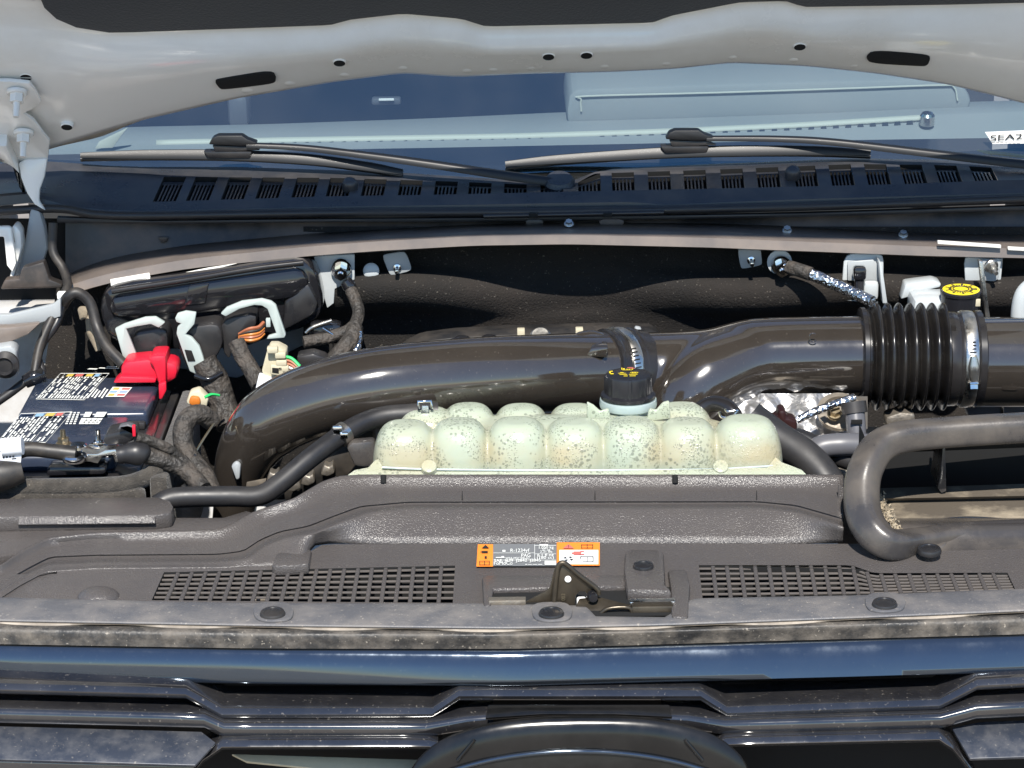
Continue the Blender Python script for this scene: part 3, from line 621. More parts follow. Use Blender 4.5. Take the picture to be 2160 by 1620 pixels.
ra_ = [P(x, vty(x), Z=Zs(x, vty(x)) + .001) for x in ct]; rb_ = [P(x, vby(x), Z=Zs(x, vby(x)) + .001) for x in cb]
r6 = [P(x, k6(x), Z=-.004) for x in cb]
rows_loft('front_slope', [r5, ra_, rb_, r6], 'shroud', cover, ang=25, skip=lambda i, j: i == 1 and in_v(j))
def vpt(u, v, side):                                                   # v 0 = top
    T, B = (VTl, VBl) if side == 0 else (VTr, VBr)
    xt = T[0] + (T[1] - T[0]) * u; xb = B[0] + (B[1] - B[0]) * u
    a = P(xt, vty(xt), Z=Zs(xt, vty(xt)) + .001); b = P(xb, vby(xb), Z=Zs(xb, vby(xb)) + .001)
    return a.lerp(b, v)
for side, ncol, nrow in ((0, 21, 7), (1, 22, 7)):
    for r in range(nrow):
        v = (r + .12) / (nrow - .55)
        if v > 1: continue
        pts = [vpt(u / 40, v, side) + Vector((0, 0, -.0035)) for u in range(41)]
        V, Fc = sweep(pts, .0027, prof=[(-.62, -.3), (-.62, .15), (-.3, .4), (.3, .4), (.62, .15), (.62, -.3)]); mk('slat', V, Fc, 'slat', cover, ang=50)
    for c in range(1, ncol):
        u = c / ncol
        pts = [vpt(u, v / 6, side) + Vector((0, 0, -.0016)) for v in range(7)]
        V, Fc = sweep(pts, .0024, prof=[(-.95, -.4), (-.95, .2), (-.6, .5), (.6, .5), (.95, .2), (.95, -.4)]); mk('rib', V, Fc, 'shroud', cover, ang=50)
    q = [vpt(0, 0, side), vpt(1, 0, side), vpt(1, 1, side), vpt(0, 1, side)]; d = Vector((0, 0, -.03))
    mk('vent_well', q + [p + d * 2 for p in q], [(4, 5, 6, 7), (0, 1, 5, 4), (1, 2, 6, 5), (2, 3, 7, 6), (3, 0, 4, 7)], 'hole_black', cover, smooth=False)
    for k in range(16):
        u, v = random.uniform(.05, .93), random.uniform(.2, .9); a = vpt(u, v, side) + Vector((0, .0, -.024)); w = random.uniform(.008, .02)
        if k < 8: box('condenser_tab', a, (w, .006, .003), 'cast_alu', cover, .0006)
# left tray and bumps
plate('tray', [(-200, 1058), (20, 1052), (330, 1050), (362, 1062), (372, 1090), (470, 1090), (520, 1075), (540, 1082), (500, 1106), (470, 1118), (200, 1124), (100, 1136), (40, 1166), (-200, 1210)], 'shroud', cover, Z=.001, t=.015, b=.004)
plate('tray_rib', [(42, 1088), (326, 1087), (328, 1104), (36, 1107)], 'shroud', cover, pl=(P(180, 1104, Z=.012), Vector((0, -.82, .57))), t=.004, b=.001)
plate('tray_lip', [(-200, 1056), (20, 1050), (335, 1047), (360, 1055), (367, 1068), (362, 1080), (330, 1085), (-200, 1092)], 'shroud', cover, Z=.020, t=.02, b=.004)
def dome(x, y, rx, ry, h, z, name='dome', m='shroud'):
    c = P(x, y, Z=z); s = mpp(c.y); V = []; Fc = []
    for j in range(7):
        a = j / 6 * math.pi / 2
        for i in range(24):
            t = 2 * math.pi * i / 24; V.append(c + Vector((math.cos(t) * rx * s * math.cos(a), math.sin(t) * ry * s * math.cos(a), h * math.sin(a))))
    for j in range(6):
        for i in range(24): Fc.append((j * 24 + i, j * 24 + (i + 1) % 24, (j + 1) * 24 + (i + 1) % 24, (j + 1) * 24 + i))
    return mk(name, V, Fc, m, cover, ang=180)
dome(208, 1262, 45, 42, .012, .0)
plate('step_block', [(582, 1165), (650, 1152), (658, 1160), (652, 1188), (586, 1192), (572, 1190)], 'shroud', cover, Z=.019, t=.014, b=.004)
# latch opening, pin boss
plate('latch_well', [(1022, 1238), (1432, 1238), (1424, 1296), (1240, 1300), (1232, 1276), (1030, 1274)], 'hole_black', cover, Z=.0062, t=.002, b=.0004)  # flat plate, the darkness of the recess put into its black
rim = [(1016, 1216), (1030, 1212), (1320, 1211), (1320, 1234), (1040, 1240), (1036, 1276), (1020, 1276)]
plate('latch_rim', rim, 'shroud', cover, Z=.0125, t=.01, b=.0035)
plate('pin_boss', [(1318, 1162), (1330, 1157), (1392, 1157), (1400, 1164), (1404, 1232), (1418, 1244), (1322, 1242), (1316, 1200)], 'shroud', cover, Z=.020, t=.018, b=.0045)
plate('boss_step', [(1408, 1200), (1448, 1198), (1456, 1232), (1452, 1300), (1416, 1300), (1414, 1240)], 'shroud', cover, Z=.013, t=.014, b=.004)
pins = []
def pin(x, y, z, r, label, par=None):
    c = P(x, y, Z=z); o = lathe('push_pin', c, (0, -.08, 1), [(r * 1.08, -.002), (r * 1.1, .001), (r, .0035), (r * .72, .0042), (r * .68, .0034), (r * .2, .0044), (0, .0046)], 'black_plastic', None, 28)
    tag(o, label, 'push pin', 'push pins on the front cover'); return o
pin(1357, 1196, .0205, .0105, 'black push pin on the raised boss right of the warning label')
# ================================================================== FRONT STRIP AND GRILLE
strip = thing('grille_top_strip', 'dusty grey plastic strip along the top of the grille', 'trim strip', P(1100, 1290, Z=0))
XG = xr(-260, 2420, 130)
s0 = curve([(-260, 1252), (0, 1260), (320, 1268), (530, 1272), (900, 1273), (1010, 1273), (1180, 1276), (1238, 1278), (1250, 1300), (1418, 1302), (1430, 1272), (1470, 1262), (1800, 1256), (2100, 1244), (2160, 1242), (2420, 1228)], 3)
s1 = curve([(-260, 1302), (0, 1309), (540, 1319), (1080, 1325), (1400, 1318), (1800, 1303), (2160, 1288), (2420, 1276)], 40)
s3 = curve([(-260, 1350), (0, 1357), (540, 1366), (1080, 1367), (1600, 1351), (2160, 1336), (2420, 1324)], 40)
s4 = curve([(-260, 1418), (0, 1431), (540, 1441), (1080, 1446), (1400, 1437), (1800, 1427), (2160, 1416), (2420, 1404)], 40)
rows = [rail(s0, XG, Z=-.004), rail(s0, XG, Z=.008), rail(lambda x: s0(x) + 5, XG, Z=.0105), rail(lambda x: s1(x) - 4, XG, Z=.0095), rail(s1, XG, Z=.0085)]
thick(rows_loft('strip', rows, 'shroud_strip', strip, ang=30), .002)
rows = [rail(lambda x: s1(x) + 1, XG, Z=.0065), rail(lambda x: s1(x) + 4, XG, Z=.0062), rail(lambda x: s1(x) + 7 + 2 * math.sin(x * .02), XG, Z=.0045)]
rows_loft('dusty_lip', rows, 'lip_dust', strip, ang=60)
rows = [rail(lambda x: s1(x) + 6, XG, Z=.003), rail(lambda x: s1(x) + 12, XG, Z=.006), rail(lambda x: s1(x) * .55 + s3(x) * .45, XG, Z=.003), rail(lambda x: s1(x) * .2 + s3(x) * .8, XG, Z=-.006), rail(lambda x: s3(x) + 2, XG, Z=-.012)]
rows_loft('weather_seal', rows, 'seal_dirty', strip, ang=180, cut=1)
for x, y in ((575, 1292), (1163, 1292), (1866, 1272)):
    plate('pin_recess', [(x - 42, y - 22), (x + 30, y - 24), (x + 46, y - 8), (x + 40, y + 14), (x - 10, y + 18), (x - 40, y + 10)], 'shroud_strip', strip, Z=.0125, t=.003, b=.001, rnd=2)
pin(575, 1296, .0128, .0125, 'left push pin in the grille top strip')
pin(1163, 1296, .0128, .0125, 'middle push pin in the grille top strip before the latch')
pin(1866, 1276, .0128, .0125, 'right push pin in the grille top strip below the right vent')
pin(1960, 1162, .0225, .0125, 'dusty push pin at the foot of the air intake duct')
grille = thing('front_grille', 'glossy black chrome truck grille with stepped bars and centre oval', 'grille', P(1150, 1500, Y=-.04))
zt, zb = -.0125, -.0478
bt = rail(lambda x: s3(x) + 1, XG, Z=zt); bb = rail(s4, XG, Z=zb)
rows = [[p + Vector((0, .012, .003)) for p in bt], bt, [a.lerp(b, .18) + Vector((0, -.0035, 0)) for a, b in zip(bt, bb)], [a.lerp(b, .5) + Vector((0, -.0035, 0)) for a, b in zip(bt, bb)], [a.lerp(b, .85) + Vector((0, -.0012, 0)) for a, b in zip(bt, bb)], bb, [p + Vector((0, .004, -.003)) for p in bb], [p + Vector((0, .03, -.005)) for p in bb]]
rows_loft('upper_band', rows, 'grille_chrome', grille, ang=70)
def gbar(name, pts, dY, prof, mat_='grille_bar', z0=None):
    """bar with a flat back-sloping top and a rounded nose; pts pixel path of its front edge"""
    path = []
    for (x0, y0), (x1, y1) in zip(pts[:-1], pts[1:]):
        n = max(1, int(abs(x1 - x0) / 60))
        for k in range(n): path.append((x0 + (x1 - x0) * k / n, y0 + (y1 - y0) * k / n))
    path.append(pts[-1]); bow = lambda x: -.0 + .012 * ((x - 1180) / 1180) ** 2
    p3 = [P(x, y, Y=dY + bow(x)) for x, y in path]
    rows = [[p + Vector((0, a, b)) for p in p3] for a, b in prof]
    return rows_loft(name, rows, mat_, grille, ang=45)
PA = [(.055, .012), (.012, .010), (.004, .0075), (0, .003), (.0005, -.001), (.004, -.004), (.03, -.008)]
gbar('bar', [(-260, 1452), (0, 1460), (392, 1470), (468, 1513), (912, 1512), (968, 1474), (1478, 1474), (1534, 1510), (1982, 1494), (2062, 1452), (2160, 1447), (2420, 1440)], -.036, PA)
gbar('bar', [(-260, 1502), (0, 1512), (430, 1523), (472, 1543), (898, 1543), (986, 1528), (1040, 1524)], -.047, [(.05, .010), (.012, .009), (.003, .007), (0, .003), (.001, -.006), (.006, -.0105), (.03, -.0115)])
gbar('bar', [(1398, 1524), (1452, 1526), (1530, 1537), (1985, 1524), (2060, 1503), (2160, 1498), (2420, 1490)], -.047, [(.05, .010), (.012, .009), (.003, .007), (0, .003), (.001, -.006), (.006, -.0105), (.03, -.0115)])
gbar('bar', [(400, 1640), (428, 1605), (468, 1577), (905, 1576), (924, 1582), (932, 1600)], -.058, [(.05, .008), (.012, .008), (.003, .005), (0, .001), (.004, -.004), (.03, -.010)])
gbar('bar', [(1505, 1600), (1512, 1585), (1530, 1572), (1982, 1561), (2010, 1580), (2058, 1640)], -.058, [(.05, .008), (.012, .008), (.003, .005), (0, .001), (.004, -.004), (.03, -.010)])
plate('side_plate', [(-200, 1520), (0, 1531), (425, 1543), (455, 1566), (412, 1614), (-200, 1596)], 'grille_plate', grille, pl=(P(200, 1560, Y=-.045), Vector((0, -.42, .90))), t=.004, b=.001)
plate('side_plate', [(2008, 1535), (2070, 1522), (2360, 1512), (2360, 1590), (2046, 1600)], 'grille_plate', grille, pl=(P(2100, 1560, Y=-.045), Vector((0, -.42, .90))), t=.004, b=.001)
plate('side_plate_face', [(-200, 1600), (412, 1618), (380, 1680), (-200, 1680)], 'grille_bar', grille, Y=-.07, t=.01, b=.002)
plate('grille_back', [(-300, 1440), (2460, 1440), (2460, 1900), (-300, 1900)], 'hole_black', grille, Y=.03, t=.005, b=0)
tag(plate('grille_pale_strip', [(488, 1590), (890, 1602), (876, 1624), (700, 1624), (520, 1606)], 'beige_plastic', None, pl=(P(700, 1605, Y=-.01), Vector((0, -.5, .85))), t=.004, b=.001), 'pale strip showing behind the lower left grille opening', 'pale_strip')  # pale plate set behind the lower left bars
# centre emblem housing and its oval
plate('housing_top', [(1030, 1486), (1412, 1486), (1418, 1512), (1300, 1506), (1140, 1506), (1024, 1514)], 'grille_black', grille, pl=(P(1220, 1510, Y=-.07), Vector((0, -.4, .92))), t=.004, b=.001)
ec = P(1222, 1718, Y=-.085); V = []; Fc = []; s_ = mpp(-.075)
for j in range(10):
    a = j / 9 * math.pi / 2
    for i in range(64):
        t = 2 * math.pi * i / 64; k = math.cos(a) ** .22
        rx = 372 * s_; ry = 222 * s_
        ex = abs(math.cos(t)) ** .75 * math.copysign(1, math.cos(t)); ez = abs(math.sin(t)) ** .75 * math.copysign(1, math.sin(t))
        V.append(ec + Vector((ex * rx * k, 0.004 - .014 * math.sin(a), ez * ry * k)))
for j in range(9):
    for i in range(64): Fc.append((j * 64 + i, j * 64 + (i + 1) % 64, (j + 1) * 64 + (i + 1) % 64, (j + 1) * 64 + i))
mk('emblem_housing', V, Fc, 'grille_black', grille, ang=180)
V, Fc = sweep([P(1222 + 385 * math.cos(t), 1730 - 145 * math.sin(t), Y=-.0965) for t in np.linspace(.1, math.pi - .1, 50)], .0026, 10); mk('emblem_ring', V, Fc, 'grille_chrome', grille, ang=60)
plate('emblem_face', [(1222 + 383 * math.cos(t), 1730 - 143 * math.sin(t)) for t in np.linspace(0, math.pi, 40)], 'grille_black', grille, Y=-.0955, t=.01, b=.001)
for xs_ in ([(965, 1604), (1000, 1562)], [(1446, 1562), (1482, 1604)]):
    tube('housing_crease', [P(x, y, Y=-.095) for x, y in xs_], [.002, .0035, .002], 'grille_black', grille, 8, 4)
# ================================================================== WARNING LABEL
def lab(x, y, lift=.0018): return P(x, y, Z=Zs(x, y) + .002 + lift)
lbl = thing('warning_label', 'orange grey and white air conditioning label on the radiator cover', 'label', lab(1135, 1190, 0))
def lq(name, x0, x1, y0, y1, m, par=lbl, lift=.0018, sk=0):
    q = [lab(x0 - sk, y1, lift), lab(x1, y1, lift), lab(x1, y0, lift), lab(x0, y0, lift)]; d = Vector((0, 0, -.0006))
    return mk(name, q + [p + d for p in q], [(0, 1, 2, 3), (0, 1, 5, 4), (1, 2, 6, 5), (2, 3, 7, 6), (3, 0, 4, 7)], m, par, smooth=False)
lq('orange_strip', 1008, 1040, 1148, 1194, 'label_orange', sk=3)
lq('grey_field', 1040.5, 1174, 1147, 1193, 'label_grey', sk=1)
lq('orange_panel', 1174.5, 1265, 1144, 1192, 'label_orange')
lq('white_panel', 1180, 1262, 1160, 1189, 'label_white', lift=.0024)
def lt(s, x, y, h, m, w=None): text('print', s, lab(x, y, .003), lab(x + 50, y - .6, .003) - lab(x, y, .003), lab(x, y - 20, .003) - lab(x, y, .003), h * .00148, m, lbl, w=(w * .00053 if w else None))
lt('R-1234yf', 1076, 1164.5, 6, 'print_white', 41); lt('PAG', 1099, 1175, 6, 'print_white', 20); lt('WSA-M2C300-A2', 1066, 1180, 4, 'print_white', 51)
lt('SAE  J639  J2842  J2845', 1042, 1185.5, 5, 'print_white', 98); lt('FoMoCo', 1041, 1191.5, 6, 'print_white', 40)
lt('1.050 kg', 1135, 1157.5, 5, 'print_white', 33); lt('37 oz', 1143, 1161.8, 4, 'print_white', 18); lt('2.31 lbs', 1139, 1166, 4, 'print_white', 26)
lt('6.1 fl oz', 1133, 1173.5, 5, 'print_white', 35); lt('(180 cc)', 1132, 1179, 5, 'print_white', 36)
def lrect(rs, m, lift=.0028):
    V = []; Fc = []
    for x0, y0, x1, y1 in rs:
        i = len(V); V += [lab(x0, y1, lift), lab(x1, y1, lift), lab(x1, y0, lift), lab(x0, y0, lift)]; Fc.append((i, i + 1, i + 2, i + 3))
    mk('print', V, Fc, m, lbl, smooth=False)
lrect([(1041, 1166, 1128, 1166.7), (1127.5, 1148, 1128.2, 1180), (1128, 1150.5, 1173, 1151.2), (1128, 1168, 1173, 1168.7), (1041, 1181, 1173, 1181.7), (1138, 1148, 1156, 1150), (1149, 1183, 1173, 1191), (1060, 1160, 1066, 1164), (1046, 1175, 1064, 1177), (1058, 1173, 1063, 1175), (1108, 1189.8, 1112, 1191), (1114, 1190.2, 1122, 1191), (1124, 1190.2, 1133, 1191), (1135, 1190, 1144, 1191)], 'print_white')
def ltri(cx, cy, w, h, m, lift=.003): mk('print', [lab(cx - w, cy + h, lift), lab(cx + w, cy + h, lift), lab(cx, cy - h, lift)], [(0, 1, 2)], m, lbl, smooth=False)
ltri(1024, 1152.5, 8, 3.5, 'print_black'); ltri(1199, 1152, 12, 4.5, 'label_red', .003)
lrect([(1016, 1162, 1029, 1165.5), (1013, 1163, 1018, 1164), (1022, 1173, 1027, 1177), (1011, 1183, 1033, 1184), (1011, 1190, 1033, 1191), (1011, 1183, 1012.5, 1191), (1031.5, 1183, 1033, 1191), (1021.3, 1183, 1022.7, 1191), (1226, 1148, 1251, 1149), (1226, 1155, 1251, 1156), (1226, 1148, 1227.5, 1156), (1249.5, 1148, 1251, 1156), (1238, 1148, 1239.3, 1156), (1198.6, 1149.5, 1199.6, 1155)], 'print_black', .0033)
lrect([(1210, 1163, 1226, 1170), (1206, 1165, 1212, 1168), (1224, 1162, 1232, 1164), (1222, 1168, 1233, 1170)], 'label_red', .0033)
for t in range(4):
    a = math.pi / 2 * t + .5; dome_ = [lab(1199 + 3 * math.cos(a), 1178 + 1.4 * math.sin(a), .0033), lab(1199 + 11 * math.cos(a - .3), 1178 + 5 * math.sin(a - .3), .0033), lab(1199 + 11 * math.cos(a + .45), 1178 + 5 * math.sin(a + .45), .0033)]
    mk('print', dome_, [(0, 1, 2)], 'print_black', lbl, smooth=False)
lrect([(1224, 1173, 1252, 1174), (1228, 1184, 1252, 1185), (1224, 1173, 1226, 1178), (1250, 1173, 1252, 1185), (1238, 1175, 1239.5, 1183)], 'print_black', .0033)
# ================================================================== HOOD LATCH
latch = thing('hood_latch', 'worn brown metal hood latch hook standing in the cover opening', 'latch', P(1200, 1280, Z=.0))
LY = .058
hk = [(1167, 1282), (1172, 1230), (1176, 1196), (1184, 1188), (1192, 1188), (1212, 1206), (1262, 1244), (1264, 1258), (1254, 1265), (1240, 1258), (1234, 1248), (1222, 1248), (1214, 1258), (1212, 1284)]
plate('hook', hk, 'latch_metal', latch, Y=LY, t=.0035, b=.0008)
tube('hook_edge', [(1168, 1282, LY - .002), (1173, 1225, LY - .002), (1178, 1194, LY - .002), (1187, 1187, LY - .002), (1198, 1193, LY - .002), (1220, 1212, LY - .002), (1258, 1241, LY - .002), (1263, 1254, LY - .002)], .0028, 'latch_metal', latch, 10, 5)
lathe('hook_hole', P(1198, 1221, Y=LY - .001), (0, -1, 0), [(.0035, 0), (.0035, .0012), (0, .0012)], 'label_white', latch, 16)
lathe('hook_boss', P(1248, 1256, Y=LY - .003), (.2, -1, 0), [(.006, 0), (.006, .006), (.0045, .009), (0, .009)], 'black_gloss', latch, 14)
text('stamped_number', '12003', P(1192, 1278, Y=LY - .0012), P(1190, 1240, Y=LY) - P(1190, 1278, Y=LY), P(1180, 1278, Y=LY) - P(1192, 1278, Y=LY), .0042, 'zinc_gold', latch)
plate('side_lever', [(1098, 1276), (1150, 1248), (1160, 1240), (1170, 1200), (1172, 1216), (1166, 1262), (1160, 1278)], 'latch_metal', latch, Y=LY + .012, t=.003, b=.0008)
plate('base_plate', [(1212, 1284), (1222, 1262), (1262, 1258), (1300, 1268), (1330, 1276), (1330, 1304), (1250, 1302)], 'latch_metal', latch, pl=(P(1260, 1280, Y=LY - .01), Vector((0, -.5, .85))), t=.003, b=.0008)
tube('lever_rod', [(1262, 1300, LY - .02), (1282, 1284, LY - .02), (1326, 1282, LY - .02), (1334, 1298, LY - .02)], .0024, 'latch_metal', latch, 8, 4)
box('catch_block', P(1376, 1286, Y=LY - .012), (.046, .02, .016), 'latch_metal', latch, .003)
box('catch_roller', P(1376, 1270, Y=LY - .004), (.05, .012, .006), 'steel', latch, .002)
box('striker', P(1226, 1272, Y=LY + .006), (.010, .006, .014), 'label_white', latch, .002)
box('striker_bracket', P(1070, 1268, Y=LY + .004), (.04, .012, .006), 'cast_alu', latch, .001)
# ================================================================== AIR INTAKE DUCT (right)
duct = thing('intake_duct', 'black plastic air intake mouth, dusty inside, at the right of the radiator cover', 'air duct', P(1960, 1140, Z=.0))
def dp(x, y, z): return P(x, y, Z=z)
fr = [dp(2420, 890, .125), dp(2200, 900, .125), dp(2000, 912, .123), dp(1905, 922, .121), dp(1855, 943, .113), dp(1828, 985, .098), dp(1818, 1030, .078), dp(1822, 1085, .055), dp(1846, 1128, .038), dp(1885, 1149, .028), dp(1945, 1142, .021), dp(2060, 1128, .018), dp(2420, 1114, .018)]
tube('mouth_frame', fr, [.0165, .0165, .0165, .017, .0175, .0175, .018, .0185, .0185, .0165, .0145, .014, .014], 'duct', duct, 20, 8, prof=[(math.copysign(abs(math.cos(a)) ** .62, math.cos(a)), math.copysign(abs(math.sin(a)) ** .62, math.sin(a))) for a in np.linspace(0, 2 * math.pi, 28, endpoint=False)])
XB = xr(1846, 2420, 40)
rows = [[p + Vector((0, .0, -.02)) for p in rail(lambda x: 1052 - (x - 1850) * .02, XB, Z=.022)], rail(lambda x: 1030 - (x - 1850) * .03, XB, Z=.034), rail(lambda x: 1052 - (x - 1850) * .02, XB, Z=.03), rail(lambda x: 1058 - (x - 1850) * .02, XB, Z=.022), rail(lambda x: 1095 - (x - 1850) * .015 + 3 * math.sin(x * .03), XB, Z=.020)]
rows_loft('mouth_floor', rows[1:], 'duct_dirty', duct, ang=40)
rows = [rail(lambda x: 1093, XB, Z=.020), rail(lambda x: 1103 - (x - 1850) * .012, XB, Z=.030), rail(lambda x: 1110 - (x - 1850) * .012, XB, Z=.033), rail(lambda x: 1128 - (x - 1850) * .012, XB, Z=.026), rail(lambda x: 1146 - (x - 1850) * .01, XB, Z=.0185), rail(lambda x: 1205, XB, Z=.0075)]
rows_loft('lower_lip', [[p if x > 1880 else p + Vector((0, 0, -.012)) for p, x in zip(r, XB)] for r in rows], 'duct', duct, ang=60, cut=1)
box('mouth_cavity', P(2150, 1000, Y=.44), (.37, .02, .08), 'hole_black', duct, 0)
mk('cavity_roof', [dp(1850, 940, .108), dp(2420, 918, .108), dp(2420, 918, .108) + Vector((0, .12, -.05)), dp(1850, 940, .108) + Vector((0, .12, -.05))], [(0, 1, 2, 3)], 'hole_black', duct)
cs = dp(1840, 960, .1); mk('cavity_side', [cs, cs + Vector((0, .12, 0)), cs + Vector((0, .12, -.11)), cs + Vector((0, -.08, -.11))], [(0, 1, 2, 3)], 'hole_black', duct)
plate('divider', [(1989, 940), (1994, 940), (1996, 1036), (1986, 1040), (1978, 1030), (1984, 1000)], 'duct', duct, Y=.33, t=.06, b=.0005)
V = []; Fc = []                                                       # grit piled in the corner of the mouth
for k in range(420):
    t = random.random(); x = 1846 + 60 * t ** 1.4 + random.gauss(0, 5) + random.random() * 14; y = 1050 + 92 * t + random.gauss(0, 6)
    c = dp(x, y, .030 - .004 * t + random.random() * .006); s = random.uniform(.0008, .0026); i = len(V)
    V += [c + Vector((random.gauss(0, s), random.gauss(0, s), random.gauss(0, s))) for _ in range(4)]; Fc += [(i, i + 1, i + 2), (i, i + 2, i + 3), (i, i + 1, i + 3), (i + 1, i + 2, i + 3)]
gr = mk('grit', V, Fc, 'dirt', None, smooth=False); gr['kind'] = 'stuff'; tag(gr, 'sandy grit gathered in the corner of the intake mouth', 'grit')
lathe('pin_collar', P(1960, 1160, Z=.008), (0, -.15, 1), [(.027, -.004), (.024, .006), (.018, .0135), (.014, .0138)], 'duct', duct, 28)
# ================================================================== COOLANT BOTTLE
bot = thing('coolant_bottle', 'pale translucent coolant bottle with rows of bulging lobes and inside droplets', 'coolant bottle', P(1210, 1000, Y=.43))
def superell(bm, c, r, e=2.3, ez=4.2, nu=32, nv=20):
    vs = []
    def pw(v, e): return math.copysign(abs(v) ** (2 / e), v)
    for j in range(nv + 1):
        a = -math.pi / 2 + math.pi * j / nv
        for i in range(nu):
            t = 2 * math.pi * i / nu
            vs.append(bm.verts.new(c + Vector((r[0] * pw(math.cos(a), ez) * pw(math.cos(t), e), r[1] * pw(math.cos(a), ez) * pw(math.sin(t), e), r[2] * pw(math.sin(a), 2.6)))))
    for j in range(nv):
        for i in range(nu):
            q = [vs[j * nu + i], vs[j * nu + (i + 1) % nu], vs[(j + 1) * nu + (i + 1) % nu], vs[(j + 1) * nu + i]]
            try: bm.faces.new(q)
            except ValueError: pass
bm = bmesh.new()
fl = [(856, 61, 889), (969, 59, 885), (1091, 62, 883), (1212, 61, 884), (1331, 62, 882), (1449, 61, 884), (1574, 66, 878)]
for x, hw, top in fl:
    ctop = P(x, top, Y=.445); c = Vector((P(x, 940, Y=.44).x, .440, .018)); s = mpp(.43)
    superell(bm, c, (hw * s * 1.15, .044, ctop.z - .018), 2.6, 4.)
for x, hw, top in ((900, 60, 864), (988, 56, 856), (1099, 57, 858), (1214, 57, 858), (1330, 60, 857), (1437, 62, 855)):
    ctop = P(x, top, Y=.515); superell(bm, Vector((P(x, 900, Y=.51).x, .519, .018)), (hw * mpp(.51) * 1.15, .04, ctop.z - .018), 2.6, 3.6)
a, b = P(812, 990, Y=.44).x, P(1625, 990, Y=.44).x
def addbox(bm, lo, hi):
    r = bmesh.ops.create_cube(bm, size=1)
    for v in r['verts']: v.co = Vector([lo[i] + (hi[i] - lo[i]) * (v.co[i] + .5) for i in range(3)])
superell(bm, Vector(((a + b) / 2, .478, .0)), ((b - a) / 2 + .004, .072, .084), 9., 2.4, 96, 24)
body_ = bmobj('body', bm, 'bottle_plastic', bot, 180); remesh(body_, .0018, 4, .5)
pl_ = [(730, 1003), (748, 990), (776, 985), (790, 970), (800, 966), (808, 985), (1000, 989), (1400, 989), (1618, 985), (1636, 962), (1650, 974), (1672, 982), (1692, 990), (1706, 1004)]
plate('flange', pl_, 'bottle_plastic', bot, pl=(P(1200, 985, Y=.394), Vector((0, -.55, .83))), t=.006, b=.002)
tube('seam', [(806, 986, .392), (900, 990, .391), (1100, 992, .390), (1300, 992, .390), (1500, 990, .391), (1630, 983, .393)], .0015, 'bottle_rim', bot, 8, 6)
for x in (905, 1520): lathe('flange_dimple', P(x, 985, Y=.391), (0, -.6, .8), [(.010, -.003), (.009, .002), (.007, .003), (0, .003)], 'bottle_plastic', bot, 20)
for sx, pts in ((-1, [(1238, 884), (1238, 848), (1252, 855), (1266, 868), (1284, 862), (1290, 890)]), (1, [(1415, 884), (1412, 846), (1398, 850), (1384, 866), (1370, 862), (1362, 890)])):
    plate('neck_gusset', pts, 'bottle_plastic', bot, Y=.475, t=.006, b=.002)
nk = P(1325, 852, Y=.515); nk = Vector((nk.x, .515, nk.z))
lathe('neck', nk + Vector((0, 0, -.022)), (0, 0, 1), [(.029, -.01), (.029, .016), (.0345, .019), (.0355, .023), (.0345, .029), (.03, .03)], 'bottle_rim', bot, 48)
cap = lathe('cap', nk + Vector((0, 0, .009)), (0, 0, 1), [(.0335, 0), (.0335, .004), (.0285, .006), (.0285, .026), (.0275, .029), (.025, .0295), (0, .0295)], 'cap_black', bot, 96, rib=lambda k, i: (.035 if (k % 12) in (0, 1) and 1 < i < 5 else 0), ang=30)
ct_ = nk + Vector((0, 0, .0392)); V = []; Fc = []
def cp(u, v): return ct_ + Vector((u * .027, v * .027, 0))
def crect(rs, m): 
    V = []; Fc = []
    for u0, v0, u1, v1 in rs: i = len(V); V.extend([cp(u0, v0), cp(u1, v0), cp(u1, v1), cp(u0, v1)]); Fc.append((i, i + 1, i + 2, i + 3))
    mk('cap_print', V, Fc, m, cap, smooth=False)
crect([(-.27, .5, .25, .56), (-.27, .5, -.23, .9), (.2, .5, .25, .75), (-.2, .6, -.12, .8), (-.05, .6, .02, .7), (.05, .6, .12, .7), (-.45, 0, -.1, .06), (-.36, .1, -.2, .18), (.1, 0, .46, .06), (.1, .16, .46, .2), (.1, .0, .14, .2), (.42, 0, .46, .2), (.2, .06, .24, .16), (.3, .06, .34, .16),
       (-.4, -.2, -.05, -.12), (.03, -.2, .42, -.12), (-.22, -.45, -.04, -.36), (.05, -.45, .33, -.36), (-.85, .05, -.78, .35), (-.8, .3, -.68, .42), (-.8, -.1, -.66, .05)], 'yellow')
crect([(.0, .85, .28, .95), (.12, .72, .34, .8)], 'label_red')
# ================================================================== AIR INTAKE TUBE
intake = thing('intake_tube', 'thick glossy dark brown air intake tube across the engine', 'intake tube', P(1100, 860, Y=.64))
PY = .70; s6 = mpp(PY)
pyf = curve([(492, .61), (660, .575), (800, .578), (1000, .602), (1150, .636), (1275, .674), (1352, .70), (2480, .70)])
def pp(x, y, d=0): return P(x, y, Y=pyf(x) + d)
pth = smooth_path([P(492, 1100, Y=.61), P(500, 1040, Y=.60), P(516, 965, Y=.59), P(566, 895, Y=.58), pp(660, 846), pp(800, 813), pp(1000, 795), pp(1150, 788), pp(1280, 784)], 8)
V, Fc = sweep(pth, [v * mpp(.6) for v in (44, 46, 60, 74, 77, 79, 81, 82, 83)], 40); mk('left_tube', V, Fc, 'pipe', intake, ang=60)
bm = bmesh.new()
def addsweep(bm, V, Fc):
    vs = [bm.verts.new(v) for v in V]
    for f in Fc: bm.faces.new([vs[i] for i in f])
V, Fc = sweep(smooth_path([pp(1345, 783), pp(1420, 782), pp(1500, 778), pp(1560, 765), pp(1620, 756), pp(1840, 752)], 6), [v * s6 for v in (80, 81, 83, 84, 84, 84)], 40); addsweep(bm, V, Fc)
